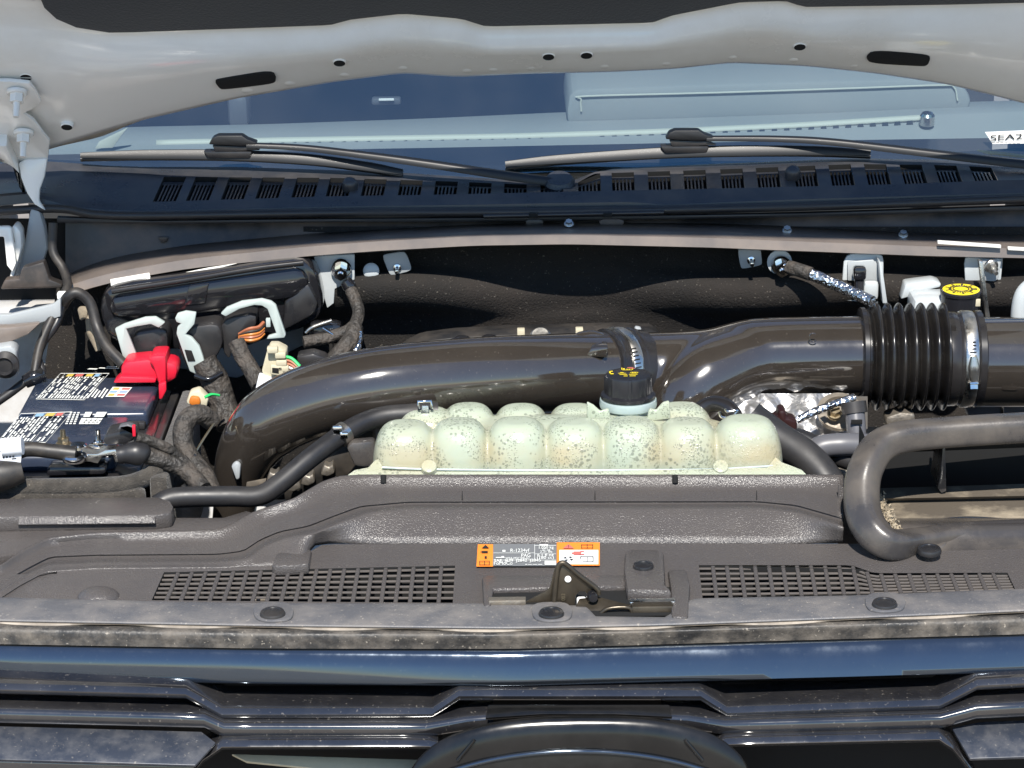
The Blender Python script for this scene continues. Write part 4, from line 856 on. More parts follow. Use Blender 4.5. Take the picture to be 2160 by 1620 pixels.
V, Fc = sweep(smooth_path([pp(1650, 756), pp(1565, 768, -.01), pp(1492, 802, -.03), pp(1448, 856, -.04), pp(1436, 960, -.04)], 8), [v * s6 for v in (78, 80, 84, 84, 78)], 40); addsweep(bm, V, Fc)
remesh(bmobj('junction_tube', bm, 'pipe', intake, 180), .003, 34, .5)
V, Fc = sweep([pp(1270 + i * 2, 784) for i in range(45)], [s6 * v for v in [83] + [88] * 3 + [86] * 10 + [91] * 4 + [88] * 8 + [91] * 4 + [87] * 10 + [85] * 5], 44); mk('coupler', V, Fc, 'rubber_gloss', intake, ang=40)
V, Fc = sweep([pp(1290 + i * 4, 784) for i in range(6)], [s6 * v for v in (90, 92, 92, 92, 92, 90)], 44); cl_ = mk('hose_clamp', V, Fc, 'steel', intake, ang=40)
cu = (pp(1340, 784) - pp(1280, 784)).normalized(); cu = Vector((cu.y, -cu.x, 0)).normalized(); crz = Matrix.Rotation(math.atan2(cu.x, -cu.y), 3, 'Z')
def ringpt(x, a, k=1.): return pp(x, 784) + (cu * math.cos(a) + Vector((0, 0, 1)) * math.sin(a)) * (92 * s6 * k)
for i in range(9):
    a = R(5 + i * 5); box('thread_slot', ringpt(1301, a, 1.006), (.008, .0008, .0016), 'hole_black', cl_, 0, crz @ Matrix.Rotation(-a, 3, 'X'))
box('screw_housing', ringpt(1302, R(-2), 1.03), (.014, .01, .02), 'steel', cl_, .003, crz)
hexbolt('screw', ringpt(1303, R(4), 1.06), (.2, -.6, -.7), .005, .008, 'chrome', cl_)
plate('moulded_ramp', [(1232, 752), (1250, 735), (1283, 733), (1280, 755)], 'pipe', intake, Y=pyf(1258) - 78 * s6, t=.03, b=.002)
V, Fc = sweep([pp(1208 + i * 8, 712 + 2 * math.sin(i)) for i in range(10)], [s6 * v for v in (5, 11, 14, 14, 14, 14, 14, 14, 12, 5)], 16); mk('moulded_lug', V, Fc, 'pipe', intake, ang=60)
tube('mould_mark', [pp(1715 + 8 * math.cos(t), 712 + 9 * math.sin(t), -76 * s6) for t in np.linspace(.6, 5.4, 12)], .0008, 'pipe', intake, 6, 2)
# bellows
bw = []; nb = 7; x0, x1 = 1815, 1985
bp = []; br = []
for i in range(57):
    t = i / 56; x = 1812 + t * 192; bp.append(P(x, 752 + 0 * t, Y=PY)); ph = (x - 1832) / 23.6
    br.append(s6 * (99 if x < 1830 else (88 + 24 * abs(math.cos(math.pi * ph)) ** .8 if x < 1992 else 92)))
bp2 = [];br2 = []
for i in range(190):
    t = i / 189; x = 1812 + t * 192; bp2.append(P(x, 752, Y=PY)); ph = (x - 1836) / 23.4
    br2.append(s6 * (97 if x < 1828 else (91 + 20 * (.5 + .5 * math.cos(2 * math.pi * (ph - .5))) ** .6 if x < 1990 else 93)))
V, Fc = sweep(bp2, br2, 48); mk('bellows', V, Fc, 'bellows', intake, ang=60)
V, Fc = sweep([P(x, 752, Y=PY) for x in (1810, 1813, 1822, 1826)], [s6 * v for v in (92, 101, 101, 92)], 44); mk('bellows_cuff', V, Fc, 'rubber_gloss', intake, ang=50)
V, Fc = sweep([P(x, 757, Y=PY) for x in (1990, 1994, 2012, 2016, 2020, 2050, 2054, 2066, 2070)], [s6 * v for v in (90, 97, 97, 94, 96, 96, 100, 100, 90)], 44); mk('bellows_cuff', V, Fc, 'rubber_gloss', intake, ang=40)
V, Fc = sweep([P(x, 757, Y=PY) for x in (2022, 2025, 2046, 2049)], [s6 * v for v in (98, 100, 100, 98)], 44); c2 = mk('hose_clamp', V, Fc, 'steel', intake, ang=40)
for i in range(8):
    a = R(8 + i * 4); box('thread_slot', P(2036, 757, Y=PY) + Vector((0, -math.cos(a), math.sin(a))) * (100.6 * s6), (.008, .0008, .0016), 'hole_black', c2, 0, Matrix.Rotation(-a, 3, 'X'))
tube('screw_housing', [P(2037, y, Y=PY) + Vector((0, -101 * s6, 0)) for y in (722, 745, 772)], [.004, .0075, .005], 'steel', c2, 12, 4)
hexbolt('screw', P(2037, 778, Y=PY) + Vector((0, -100 * s6, 0)), (0, -.4, -.9), .0055, .008, 'chrome', c2)
V, Fc = sweep([P(x, 764, Y=PY) for x in (2062, 2100, 2300, 2480)], s6 * 93, 44); mk('right_tube', V, Fc, 'pipe', intake, ang=60)
plate('moulded_step', [(2106, 806), (2130, 800), (2150, 802), (2150, 826), (2112, 826)], 'pipe', intake, Y=PY - 90 * s6, t=.03, b=.004)
tube('lower_seam', [(1560, 838, PY - .01), (1700, 832, PY - .01), (1808, 830, PY - .01), (1822, 843, PY - .01)], .002, 'pipe', intake, 8, 5)
# ================================================================== COOLANT HOSES
def hose(name, label, pts, r, m='rubber', seg=16, cat='hose', n=7): return tag(tube(name, pts, r, m, None, seg, n), label, cat)
h = hose('overflow_hose', 'grey rubber hose rising diagonally from the radiator to the coolant bottle', [(330, 1066, .40), (370, 1050, .405), (480, 1047, .41), (545, 1046, .415), (590, 1020, .43), (660, 962, .46), (740, 905, .50), (800, 880, .52), (860, 873, .525), (925, 870, .525)], .0125)
hc = P(722, 916, Y=.49); dr = (P(740, 905, Y=.50) - P(660, 962, Y=.46)).normalized()
V, Fc = sweep([hc - dr * .007, hc - dr * .006, hc + dr * .006, hc + dr * .007], [.0125, .0142, .0142, .0125], 24); hcl = tag(mk('spring_clamp', V, Fc, 'steel', None, ang=40), 'steel spring clamp halfway up the diagonal hose', 'hose clamp', 'spring clamps')
box('clamp_ear', P(712, 906, Y=.478), (.012, .006, .01), 'chrome', hcl, .0015); box('clamp_ear', P(726, 918, Y=.476), (.01, .006, .008), 'chrome', hcl, .0015)
sc2 = thing('spring_clamp', 'steel spring clamp on the hose where it meets the coolant bottle', 'hose clamp', P(895, 870, Y=.515), 'spring clamps')
tube('wire_loop', [(884, 862, .505), (882, 847, .505), (909, 846, .505), (911, 862, .505)], .002, 'chrome', sc2, 8, 1)
plate('clamp_band', [(890, 856), (904, 856), (906, 874), (922, 880), (878, 880), (888, 872)], 'steel', sc2, Y=.503, t=.004, b=.001)
c = tag(tube('small_hose', [(1470, 868, .53), (1500, 852, .53), (1530, 856, .52), (1548, 874, .51), (1552, 895, .51)], .010, 'rubber_gloss', None, 12, 6), 'short black hose bending off the right end of the coolant bottle', 'hose')
sc3 = thing('spring_clamp', 'bent wire spring clamp on the short hose right of the cap', 'hose clamp', P(1538, 878, Y=.49), 'spring clamps')
tube('wire_loop', [(1518, 868, .492), (1522, 880, .492), (1546, 880, .492), (1552, 872, .492), (1556, 866, .492), (1534, 868, .492), (1530, 862, .492)], .0018, 'chrome', sc3, 8, 3)
hose('radiator_hose', 'thick black radiator hose curving down right of the coolant bottle', [(1580, 880, .50), (1640, 925, .49), (1700, 965, .48), (1740, 1010, .46), (1765, 1060, .44)], .021, 'rubber')
hose('grey_hose', 'pale grey hose arching behind the intake mouth', [(1700, 975, .50), (1728, 945, .50), (1780, 938, .50), (1840, 940, .49)], .0145, 'grey_plastic')
hose('drain_hose', 'thin dark hose looping beside the intake mouth', [(1700, 960, .48), (1740, 990, .46), (1768, 1030, .44), (1776, 1090, .42)], .008, 'rubber_gloss')
fil = thing('filler_tube', 'grey plastic tube standing below the bellows', 'tube', P(1810, 930, Y=.56))
tube('lower_tube', [(1808, 960, .55), (1806, 905, .56), (1803, 868, .57)], .0125, 'grey_plastic', fil, 16, 4)
tube('collar', [(1803, 872, .57), (1800, 848, .575)], .016, 'black_plastic', fil, 16, 2)
box('mark', P(1807, 890, Y=.548), (.014, .002, .006), 'hole_black', fil, .0005)
# ================================================================== THINGS BELOW THE TUBE (RIGHT)
hs = thing('heat_shield', 'crumpled silver foil heat shield below the intake tube', 'heat shield', P(1680, 960, Y=.62))
V = []; Fc = []; nu, nv = 40, 26
for j in range(nv):
    for i in range(nu):
        x = 1555 + 235 * i / (nu - 1); y = 830 + 190 * j / (nv - 1)
        V.append(P(x, y, Y=.655 - .1 * j / (nv - 1) + .003 * math.sin(x * .07 + y * .05) + .002 * math.sin(x * .13 - y * .11) + random.uniform(-.0008, .0008)))
for j in range(nv - 1):
    for i in range(nu - 1): Fc.append((j * nu + i, j * nu + i + 1, (j + 1) * nu + i + 1, (j + 1) * nu + i))
mk('foil_sheet', V, Fc, 'foil', hs, ang=180)
mt = thing('shock_mount', 'pale round metal mount with a bolt right of the foil shield', 'mount', P(1770, 880, Y=.62))
lathe('ring', P(1772, 868, Y=.61), (.0, -.55, .8), [(.029, -.004), (.029, .002), (.022, .003), (.021, -.002), (.0, -.002)], 'cast_alu', mt, 32)
hexbolt('bolt', P(1760, 875, Y=.59), (0, -.6, .8), .007, .012, 'zinc_gold', mt)
mk('dark_core', [P(1745, 836, Y=.64), P(1830, 836, Y=.64), P(1830, 905, Y=.62), P(1775, 905, Y=.62)], [(0, 1, 2, 3)], 'engine_dark', mt)
tag(tube('foil_cable', [(1680, 887, .57), (1720, 868, .575), (1760, 853, .58), (1802, 838, .59)], .0052, 'foil_wrap', None, 10, 5), 'thin foil wrapped line slanting below the intake tube', 'cable', 'foil wrapped lines')
tag(plate('relay_block', [(1618, 890), (1642, 880), (1642, 866), (1658, 866), (1660, 882), (1682, 888), (1682, 930), (1676, 942), (1630, 930)], 'wire_red', None, Y=.53, t=.03, b=.004), 'dark red black relay block before the foil shield', 'relay')
tag(tube('lower_cable', [(1655, 925, .53), (1690, 925, .53), (1745, 955, .52), (1800, 975, .5)], .012, 'rubber', None, 14, 5), 'black hose running right from the relay block', 'hose')
tag(plate('alternator_casting', [(1660, 948), (1690, 938), (1730, 952), (1720, 975), (1740, 985), (1790, 990), (1790, 1060), (1750, 1050), (1700, 990)], 'cast_alu', None, Y=.56, t=.06, b=.008), 'rough metal engine casting between the hoses at right', 'casting')
tag(plate('bay_bracket', [(1868, 880), (1900, 870), (1930, 872), (1932, 900), (1870, 905)], 'cast_alu', None, Y=.66, t=.03, b=.004), 'grey cast bracket below the bellows', 'bracket')
fb = tag(plate('fuse_rail', [(2030, 850), (2080, 845), (2180, 846), (2180, 890), (2050, 896)], 'grey_plastic', None, Y=.72, t=.04, b=.005), 'grey box edge below the right end of the intake tube', 'box')
plate('rail_pin', [(2112, 846), (2118, 846), (2118, 886), (2112, 886)], 'chrome', fb, Y=.715, t=.004, b=.001)
# engine cover behind the tube
ev = thing('engine_cover', 'low black engine cover peeking over the intake tube', 'engine cover', P(1080, 740, Y=.80))
plate('cover_shell', [(770, 790), (850, 738), (880, 718), (960, 708), (1060, 703), (1300, 696), (1390, 700), (1405, 780), (1200, 860), (800, 860)], 'engine_dark', ev, Y=.78, t=.05, b=.012)
for x, y in ((1099, 700), (1222, 698)): box('tab', P(x, y + 4, Y=.775), (.010, .012, .014), 'beige_plastic', ev, .001)
for x, y in ((975, 724), (1032, 722), (1140, 708)): lathe('oil_plug', P(x, y + 4, Y=.77), (0, -.6, .8), [(.014, -.003), (.014, .004), (.011, .007), (0, .007)], 'steel' if x == 1140 else 'black_gloss', ev, 18)
tube('cover_wire', [(940, 726, .765), (965, 716, .765), (1005, 728, .765), (1040, 714, .765)], .003, 'black_gloss', ev, 8, 5)
plate('cover_tab', [(1335, 706), (1340, 690), (1352, 692), (1356, 708)], 'bracket_shade', ev, Y=.77, t=.01, b=.002)
# ================================================================== FIREWALL FITTINGS
def clipplate(label, pts, sx, sy, Y=.93):
    t = thing('insulation_clip', label, 'clip', P(sx, sy, Y=Y), 'clips on the firewall')
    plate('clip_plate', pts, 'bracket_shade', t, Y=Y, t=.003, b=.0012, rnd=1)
    lathe('stud', P(sx, sy, Y=Y), (0, -1, -.1), [(.0055, 0), (.0055, .003), (.003, .004), (.003, .02), (0, .021)], 'chrome', t, 14)
clipplate('pale square clip with a stud left of centre on the firewall', [(806, 540), (814, 536), (850, 530), (858, 536), (868, 564), (866, 572), (826, 582), (820, 576)], 838, 564)
clipplate('pale square clip with a stud right of centre on the firewall', [(1556, 530), (1562, 522), (1596, 514), (1604, 520), (1608, 556), (1604, 560), (1566, 568), (1562, 562)], 1584, 548)
tag(lathe('body_plug', P(783, 571, Y=.935), (0, -1, .1), [(.011, 0), (.011, .002), (.008, .004), (0, .0045)], 'bracket_white', None, 28), 'round white plug between bolt and clip on the firewall', 'plug')
gl = thing('ground_strap', 'bolted ground strap on a white tab left on the firewall', 'ground strap', P(722, 570, Y=.92))
plate('tab', [(662, 540), (748, 536), (748, 590), (728, 598), (706, 610), (704, 640), (690, 650), (668, 570)], 'bracket_white', gl, Y=.925, t=.003, b=.001)
hexbolt('bolt', P(720, 566, Y=.92), (0, -1, -.15), .0095, .022, 'chrome', gl, 1.5, .004)
tube('lug', [(728, 592, .905), (737, 604, .905), (742, 618, .905)], [.008, .010, .007], 'black_gloss', gl, 12, 3)
tube('cable', [(740, 612, .9), (752, 640, .885), (756, 664, .87), (742, 692, .85), (700, 710, .84), (640, 722, .83)], .0085, 'tape_loom', gl, 12, 6)
tube('cable', [(748, 690, .85), (738, 720, .83), (700, 765, .81), (680, 790, .80)], .012, 'tape_loom', gl, 12, 5)
tube('cable', [(756, 700, .84), (752, 730, .83), (742, 756, .82)], .007, 'foil_wrap', gl, 10, 4)
gr2 = thing('ground_strap', 'foil wrapped ground strap bolted right on the firewall', 'ground strap', P(1648, 556, Y=.92))
lathe('washer', P(1644, 552, Y=.928), (0, -1, 0), [(.017, 0), (.017, .003), (.012, .004), (0, .004)], 'bracket_white', gr2, 24)
hexbolt('bolt', P(1647, 558, Y=.922), (0, -1, -.15), .0095, .024, 'chrome', gr2, 1.4, .004)
tube('cable', [(1656, 562, .905), (1690, 572, .89), (1715, 580, .88), (1770, 604, .86), (1840, 636, .82)], [.006, .009, .0085, .008, .008], 'foil_wrap', gr2, 12, 7)
tube('sleeve', [(1664, 563, .902), (1690, 571, .888), (1710, 578, .879)], .0095, 'tape_loom', gr2, 12, 4)
bk = thing('sensor_bracket', 'white bracket holding a black clip on the right of the firewall', 'bracket', P(1822, 600, Y=.9))
plate('back_plate', [(1780, 552), (1786, 540), (1796, 535), (1850, 534), (1862, 540), (1864, 552), (1864, 638), (1840, 640), (1782, 634), (1776, 600)], 'bracket_white', bk, Y=.91, t=.004, b=.002)
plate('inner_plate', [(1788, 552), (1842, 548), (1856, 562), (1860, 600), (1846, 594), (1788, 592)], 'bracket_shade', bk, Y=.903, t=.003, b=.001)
plate('side_flange', [(1854, 552), (1860, 556), (1872, 640), (1862, 640)], 'bracket_white', bk, Y=.88, t=.03, b=.001)
box('clip_head', P(1813, 575, Y=.885), (.017, .02, .018), 'black_gloss', bk, .004); tube('clip_stem', [(1813, 585, .89), (1812, 622, .87)], .007, 'black_gloss', bk, 10, 3)
box('lower_pad', P(1836, 612, Y=.895), (.022, .012, .026), 'bracket_white', bk, .005)
bk2 = thing('booster_bracket', 'white bracket with a slanting rod above the brake reservoir', 'bracket', P(2070, 570, Y=.9))
plate('back_plate', [(2040, 524), (2118, 522), (2112, 590), (2104, 600), (2036, 598), (2034, 556)], 'bracket_white', bk2, Y=.915, t=.004, b=.002)
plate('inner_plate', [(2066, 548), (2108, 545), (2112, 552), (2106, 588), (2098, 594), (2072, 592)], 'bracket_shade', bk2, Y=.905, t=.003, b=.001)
hexbolt('bolt', P(2090, 560, Y=.9), (.2, -1, -.3), .007, .012, 'steel', bk2, 1.4, .01)
plate('rod', [(2064, 550), (2074, 552), (2090, 680), (2080, 684)], 'steel', bk2, Y=.87, t=.012, b=.002)
plate('shelf_flange', [(1978, 508), (2112, 517), (2112, 524), (1978, 515)], 'white_paint', body, Y=.893, t=.006, b=.001)
plate('shelf_flange', [(2126, 521), (2360, 534), (2360, 541), (2126, 528)], 'white_paint', body, Y=.893, t=.006, b=.001)
# brake reservoir
br_ = thing('brake_reservoir', 'white brake fluid reservoir with a yellow printed cap behind the bellows', 'reservoir', P(2000, 660, Y=.86))
box('tank', P(1985, 652, Y=.86), (.085, .06, .045), 'bracket_white', br_, .01)
cc = P(2026, 640, Y=.83)
lathe('cap', cc, (0, -.05, 1), [(.026, -.005), (.026, .014), (.0275, .0145), (.0275, .018), (.026, .019), (0, .019)], 'cap_black', br_, 40)
lathe('cap_print', cc + Vector((0, -.001, .0194)), (0, -.05, 1), [(.0245, 0), (.0245, .0003), (.0, .0003)], 'yellow', br_, 40)
V = []; Fc = []
for i in range(28):
    a = 2 * math.pi * i / 28; da = .07; i0 = len(V); r0, r1 = (.0125, .0165) if i % 3 else (.013, .0215)
    for rr, aa in ((r0, a - da), (r1, a - da), (r1, a + da), (r0, a + da)): V.append(cc + Vector((math.cos(aa) * rr, math.sin(aa) * rr, .0202 + .05 * math.sin(aa) * rr)))
    Fc.append((i0, i0 + 1, i0 + 2, i0 + 3))
mk('cap_marks', V, Fc, 'print_black', br_, smooth=False)
tube('cap_ring', [cc + Vector((math.cos(a) * .0105, math.sin(a) * .0105, .0203 + .05 * math.sin(a) * .0105)) for a in np.linspace(0, 2 * math.pi, 24)], .0007, 'print_black', br_, 6, 1)
box('cap_tag', cc + Vector((.019, -.019, .006)), (.008, .002, .010), 'beige_plastic', br_, .0004)
tag(plate('wiper_linkage', [(1900, 632), (1910, 600), (1930, 597), (1970, 592), (1986, 598), (1984, 606), (1950, 614), (1920, 626)], 'bracket_white', None, Y=.88, t=.03, b=.004), 'white bent tab left of the brake reservoir', 'tab')
tag(tube('edge_pipe', [(2150, 690, .8), (2152, 650, .8), (2160, 620, .8), (2180, 600, .8)], .012, 'bracket_white', None, 12, 5), 'white pipe at the far right edge behind the intake tube', 'pipe')
# ================================================================== CONTROL MODULE COVER AND PLUGS (left)
mod = thing('engine_module', 'large glossy black control module housing below the cowl at left', 'control module', P(440, 700, Y=.88))
plate('housing', [(208, 662), (214, 622), (238, 602), (420, 577), (610, 549), (646, 552), (668, 574), (682, 640), (676, 668), (640, 694), (580, 712), (500, 740), (300, 740), (230, 720)], 'black_gloss', mod, Y=.88, t=.06, b=.010, rnd=1)
plate('upper_step', [(228, 650), (238, 626), (420, 598), (620, 568), (640, 572), (654, 600), (622, 630), (420, 660), (240, 672)], 'black_gloss', mod, Y=.868, t=.02, b=.008)
plate('side_step', [(600, 634), (650, 596), (672, 640), (664, 664), (616, 690), (594, 700)], 'black_plastic', mod, Y=.870, t=.02, b=.006)
tube('gasket', [(236, 614, .866), (330, 600, .866), (420, 586, .866), (540, 566, .866), (640, 554, .866)], .0042, 'rubber_gloss', mod, 10, 6)
plate('label_recess', [(398, 604), (440, 598), (434, 640), (388, 646)], 'black_gloss', mod, Y=.8655, t=.006, b=.002)
def plug(label, pts, lever, Y, bodyextra=()):
    t = thing('module_plug', label, 'plug', P(sum(p[0] for p in pts) / len(pts), sum(p[1] for p in pts) / len(pts), Y=Y), 'plugs in the control module')
    plate('plug_body', pts, 'black_plastic', t, Y=Y, t=.05, b=.007, rnd=1)
    lv = plate('lever', lever, 'lever_grey', t, Y=Y - .014, t=.008, b=.0016)
    return t, lv
t1, l1 = plug('left plug in the control module behind the red battery cover', [(276, 702), (350, 690), (356, 720), (350, 762), (340, 780), (292, 780), (284, 740)],
     [(242, 694), (262, 684), (306, 670), (328, 669), (348, 681), (335, 692), (318, 684), (288, 689), (266, 694), (292, 758), (262, 764), (254, 736)], .83)
t2, l2 = plug('middle plug in the control module with a curved pale lever', [(372, 700), (400, 690), (458, 682), (468, 700), (470, 730), (452, 760), (440, 800), (404, 790), (380, 750)],
     [(369, 672), (374, 662), (392, 657), (414, 660), (410, 684), (391, 706), (404, 712), (420, 730), (428, 752), (434, 776), (430, 788), (416, 791), (400, 784), (388, 750), (372, 704), (374, 690), (382, 683), (372, 680)], .82)
plate('lever_window', [(389, 738), (404, 740), (412, 762), (396, 762)], 'hole_black', l2, Y=.8045, t=.003, b=.0005)
t3, l3 = plug('right plug in the control module with open wires and a pale lever', [(464, 690), (480, 672), (540, 662), (540, 690), (504, 710), (490, 730), (484, 760), (470, 740)],
     [(465, 662), (478, 649), (510, 636), (552, 631), (572, 636), (582, 644), (603, 706), (600, 713), (562, 716), (566, 709), (583, 704), (564, 652), (552, 645), (536, 644), (505, 652), (476, 668)], .835)
box('lever_boss', P(566, 680, Y=.82), (.006, .006, .012), 'lever_grey', l3, .001)
for k, (c_, dy) in enumerate((('wire_orange', 0), ('wire_brown', 6), ('wire_orange', 12), ('wire_black', 18), ('wire_brown', 24))):
    tube('wire', [(505, 712 - dy * .3, .825), (525, 700 - dy + 18, .815), (545, 694 - dy + 20, .82), (556, 690 - dy + 14, .83)], .0025, c_, t3, 6, 4)
tube('wire_loom', [(498, 720, .80), (512, 752, .79), (530, 780, .78), (548, 815, .76)], .0115, 'tape_loom', t3, 12, 5)
tube('plug_neck', [(430, 760, .805), (452, 800, .80), (470, 850, .79), (485, 900, .77)], [.016, .019, .018, .018], 'tape_loom', t2, 16, 5)
tube('neck_clip', [(412, 792, .785), (440, 800, .78), (468, 786, .79)], .004, 'black_gloss', t2, 8, 4)
# beige connector with wires
bc = thing('wire_connector', 'beige multi pin connector with coloured wires above the intake tube', 'connector', P(590, 780, Y=.74))
plate('connector_body', [(552, 782), (562, 744), (568, 732), (585, 732), (604, 742), (606, 796), (580, 802), (556, 796)], 'beige_plastic', bc, Y=.74, t=.03, b=.002)
for x, y in ((575, 737), (592, 748), (594, 764), (598, 776)): box('latch_tab', P(x, y, Y=.734), (.014, .012, .008), 'beige_plastic', bc, .0015)
plate('front_latch', [(570, 770), (596, 772), (598, 794), (570, 790)], 'beige_plastic', bc, Y=.728, t=.01, b=.0015)
plate('latch_gap', [(574, 776), (588, 777), (588, 788), (574, 786)], 'hole_black', bc, Y=.7272, t=.002, b=.0003)
for k, c_ in enumerate(('wire_green', 'wire_brown', 'wire_brown', 'wire_white', 'wire_brown', 'wire_white')):
    tube('wire', [(600, 752 + 7 * k, .738), (615, 756 + 7 * k, .735), (630, 770 + 6 * k, .73), (648, 792 + 4 * k, .72)], .0021, c_, bc, 6, 4)
tag(plate('paper_wrap', [(546, 790), (580, 800), (600, 810), (560, 840), (532, 850)], 'paper', None, Y=.735, t=.012, b=.002), 'bright white tape wrap below the beige connector', 'tape')
tag(plate('black_connector', [(625, 752), (660, 746), (690, 756), (690, 782), (630, 790)], 'black_plastic', None, Y=.77, t=.03, b=.004), 'black connector right of the coloured wires', 'connector')
mb = thing('map_sensor', 'glossy black sensor with bent metal clip above the right cables', 'sensor', P(690, 695, Y=.86))
box('sensor_body', P(688, 700, Y=.86), (.045, .03, .03), 'black_gloss', mb, .008)
tube('clip_wire', [(645, 702, .84), (660, 690, .84), (700, 676, .84)], .0025, 'steel', mb, 8, 4)
tube('clip_wire', [(680, 692, .835), (702, 706, .835)], .002, 'chrome', mb, 8, 1)
oc = thing('orange_connector', 'small beige and orange connector beside the battery wall', 'connector', P(412, 850, Y=.70))
plate('shell', [(392, 850), (400, 828), (420, 822), (440, 842), (436, 860), (410, 862)], 'beige_plastic', oc, Y=.70, t=.02, b=.003)
plate('insert', [(397, 852), (402, 836), (420, 838), (424, 852), (412, 860)], 'orange_plastic', oc, Y=.695, t=.01, b=.003)
tube('wire', [(432, 838, .70), (446, 832, .71), (462, 834, .72)], .002, 'wire_green', oc, 6, 3)
# ================================================================== BATTERY
bat = thing('battery', 'black car battery with printed labels and two raised lids', 'battery', (-.54, .645, -.15))
BX0, BX1, BY0, BY1, BZ = -.635, -.455, .47, .83, .022
box('case', ((BX0 + BX1) / 2, (BY0 + BY1) / 2, -.064), (BX1 - BX0, BY1 - BY0, .17), 'battery_case', bat, .006)
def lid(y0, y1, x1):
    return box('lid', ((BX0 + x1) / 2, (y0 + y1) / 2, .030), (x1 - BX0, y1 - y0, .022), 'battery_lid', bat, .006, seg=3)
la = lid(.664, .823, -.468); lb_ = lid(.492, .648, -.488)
box('lid_edge', (-.545, .656, .026), (.15, .012, .010), 'black_plastic', bat, .003)
LZ = .0412
def pq(pts): return [P(x, y, Z=LZ) for x, y in pts]
def printed(parent, cs, cols_, seed, heads, lines=11):
    """label print: outline, column rules, rows of unreadable small lines"""
    rnd = random.Random(seed); R_ = []; t = .008; tv = .02
    R_ += [(0, 0, 1, tv), (0, 1 - tv, 1, 1), (0, 0, t, 1), (1 - t, 0, 1, 1)]
    for u in cols_[1:-1]: R_.append((u, 0, u + t * .7, 1))
    for u0, u1 in zip(cols_[:-1], cols_[1:]):
        n = max(2, int((u1 - u0) / .055)); w = (u1 - u0 - .02) / n
        for k in range(n):
            v = .05
            while v < .84:
                h = rnd.uniform(.08, .2)
                if rnd.random() < .82: R_.append((u0 + .014 + w * k, v, u0 + .014 + w * k + w * .55, min(.86, v + h)))
                v += h + rnd.uniform(.015, .05)
    quads('label_print', cs, R_, 'print_white', parent, .0007)
    for i, (u0, u1, m) in enumerate(heads): quads('label_symbol', cs, [(u0, .87, u1, .97)], m, parent, .0007)
ca = pq([(75, 843), (178, 845), (231, 788), (128, 788)]); printed(la, ca, [0, .1, .34, .56, .86, 1], 3, [(.17, .3, 'label_yellow'), (.34, .5, 'label_red'), (.56, .7, 'label_yellow'), (.74, .84, 'label_blue')])
cb_ = pq([(-6, 934), (96, 935), (153, 869), (44, 873)]); printed(lb_, cb_, [0, .3, .5, .7, .86, 1], 8, [(.32, .48, 'label_blue'), (.52, .69, 'label_yellow'), (.72, .85, 'label_red')])
quads('label_panel', pq([(222, 838), (262, 838), (279, 818), (238, 817)]), [(0, 0, 1, 1)], 'print_white', la, .0007)
quads('label_symbol', pq([(222, 838), (262, 838), (279, 818), (238, 817)]), [(.1, .08, .4, .3), (.1, .7, .4, .92)], 'label_yellow', la, .001)
quads('label_symbol', pq([(222, 838), (262, 838), (279, 818), (238, 817)]), [(.05, .4, .42, .6), (.55, .4, .95, .6)], 'label_blue', la, .001)
quads('label_symbol', pq([(222, 838), (262, 838), (279, 818), (238, 817)]), [(.55, .1, .95, .28), (.55, .72, .95, .9)], 'label_red', la, .001)
quads('label_print', pq([(180, 842), (218, 842), (234, 818), (200, 818)]), [(.03 + .2 * i, .05 + .1 * (i % 2), .13 + .2 * i, .95 - .12 * ((i * 7) % 3)) for i in range(5)], 'print_white', la, .0007)
quads('label_print', pq([(166, 896), (208, 896), (226, 870), (178, 870)]), [(0, .02, .24, .5), (.26, .02, .48, .5), (.5, .02, .74, .5), (.76, .02, 1, .5), (.55, .6, 1, 1), (.05, .6, .35, 1)], 'print_white', lb_, .0007)
quads('label_print', pq([(134, 897), (162, 897), (172, 869), (146, 869)]), [(.1 + .3 * i, .05 + .16 * j, .28 + .3 * i, .15 + .16 * j) for i in range(3) for j in range(6)], 'print_white', lb_, .0007)
quads('label_print', pq([(170, 895), (206, 895), (222, 884), (184, 884)]), [(.06 + .25 * i, .2 + .35 * j, .16 + .25 * i, .34 + .35 * j) for i in range(4) for j in range(2)], 'print_black', lb_, .0012)
quads('label_mark', pq([(184, 780), (248, 782), (252, 774), (200, 773)]), [(0, .0, .3, .3), (.3, .35, 1, .6), (.5, .8, .9, 1)], 'print_white', bat, .0008)
# red terminal cover
rc_ = thing('terminal_cover', 'bright red plastic cover over the positive battery terminal', 'terminal cover', P(315, 810, Y=.80))
plate('cover_shell', [(253, 806), (255, 776), (262, 763), (310, 758), (352, 764), (372, 768), (375, 784), (372, 800), (348, 812), (330, 806)], 'red_plastic', rc_, Y=.775, t=.045, b=.006)
plate('cover_rib', [(312, 762), (318, 751), (350, 750), (351, 815), (336, 818), (328, 790), (322, 772)], 'red_plastic', rc_, Y=.765, t=.05, b=.004)
plate('cover_base', [(238, 808), (254, 794), (330, 798), (328, 808)], 'red_plastic', rc_, Y=.768, t=.03, b=.002)
plate('side_flap', [(334, 810), (350, 806), (351, 824), (342, 842), (335, 843)], 'red_plastic', rc_, Y=.755, t=.008, b=.002)
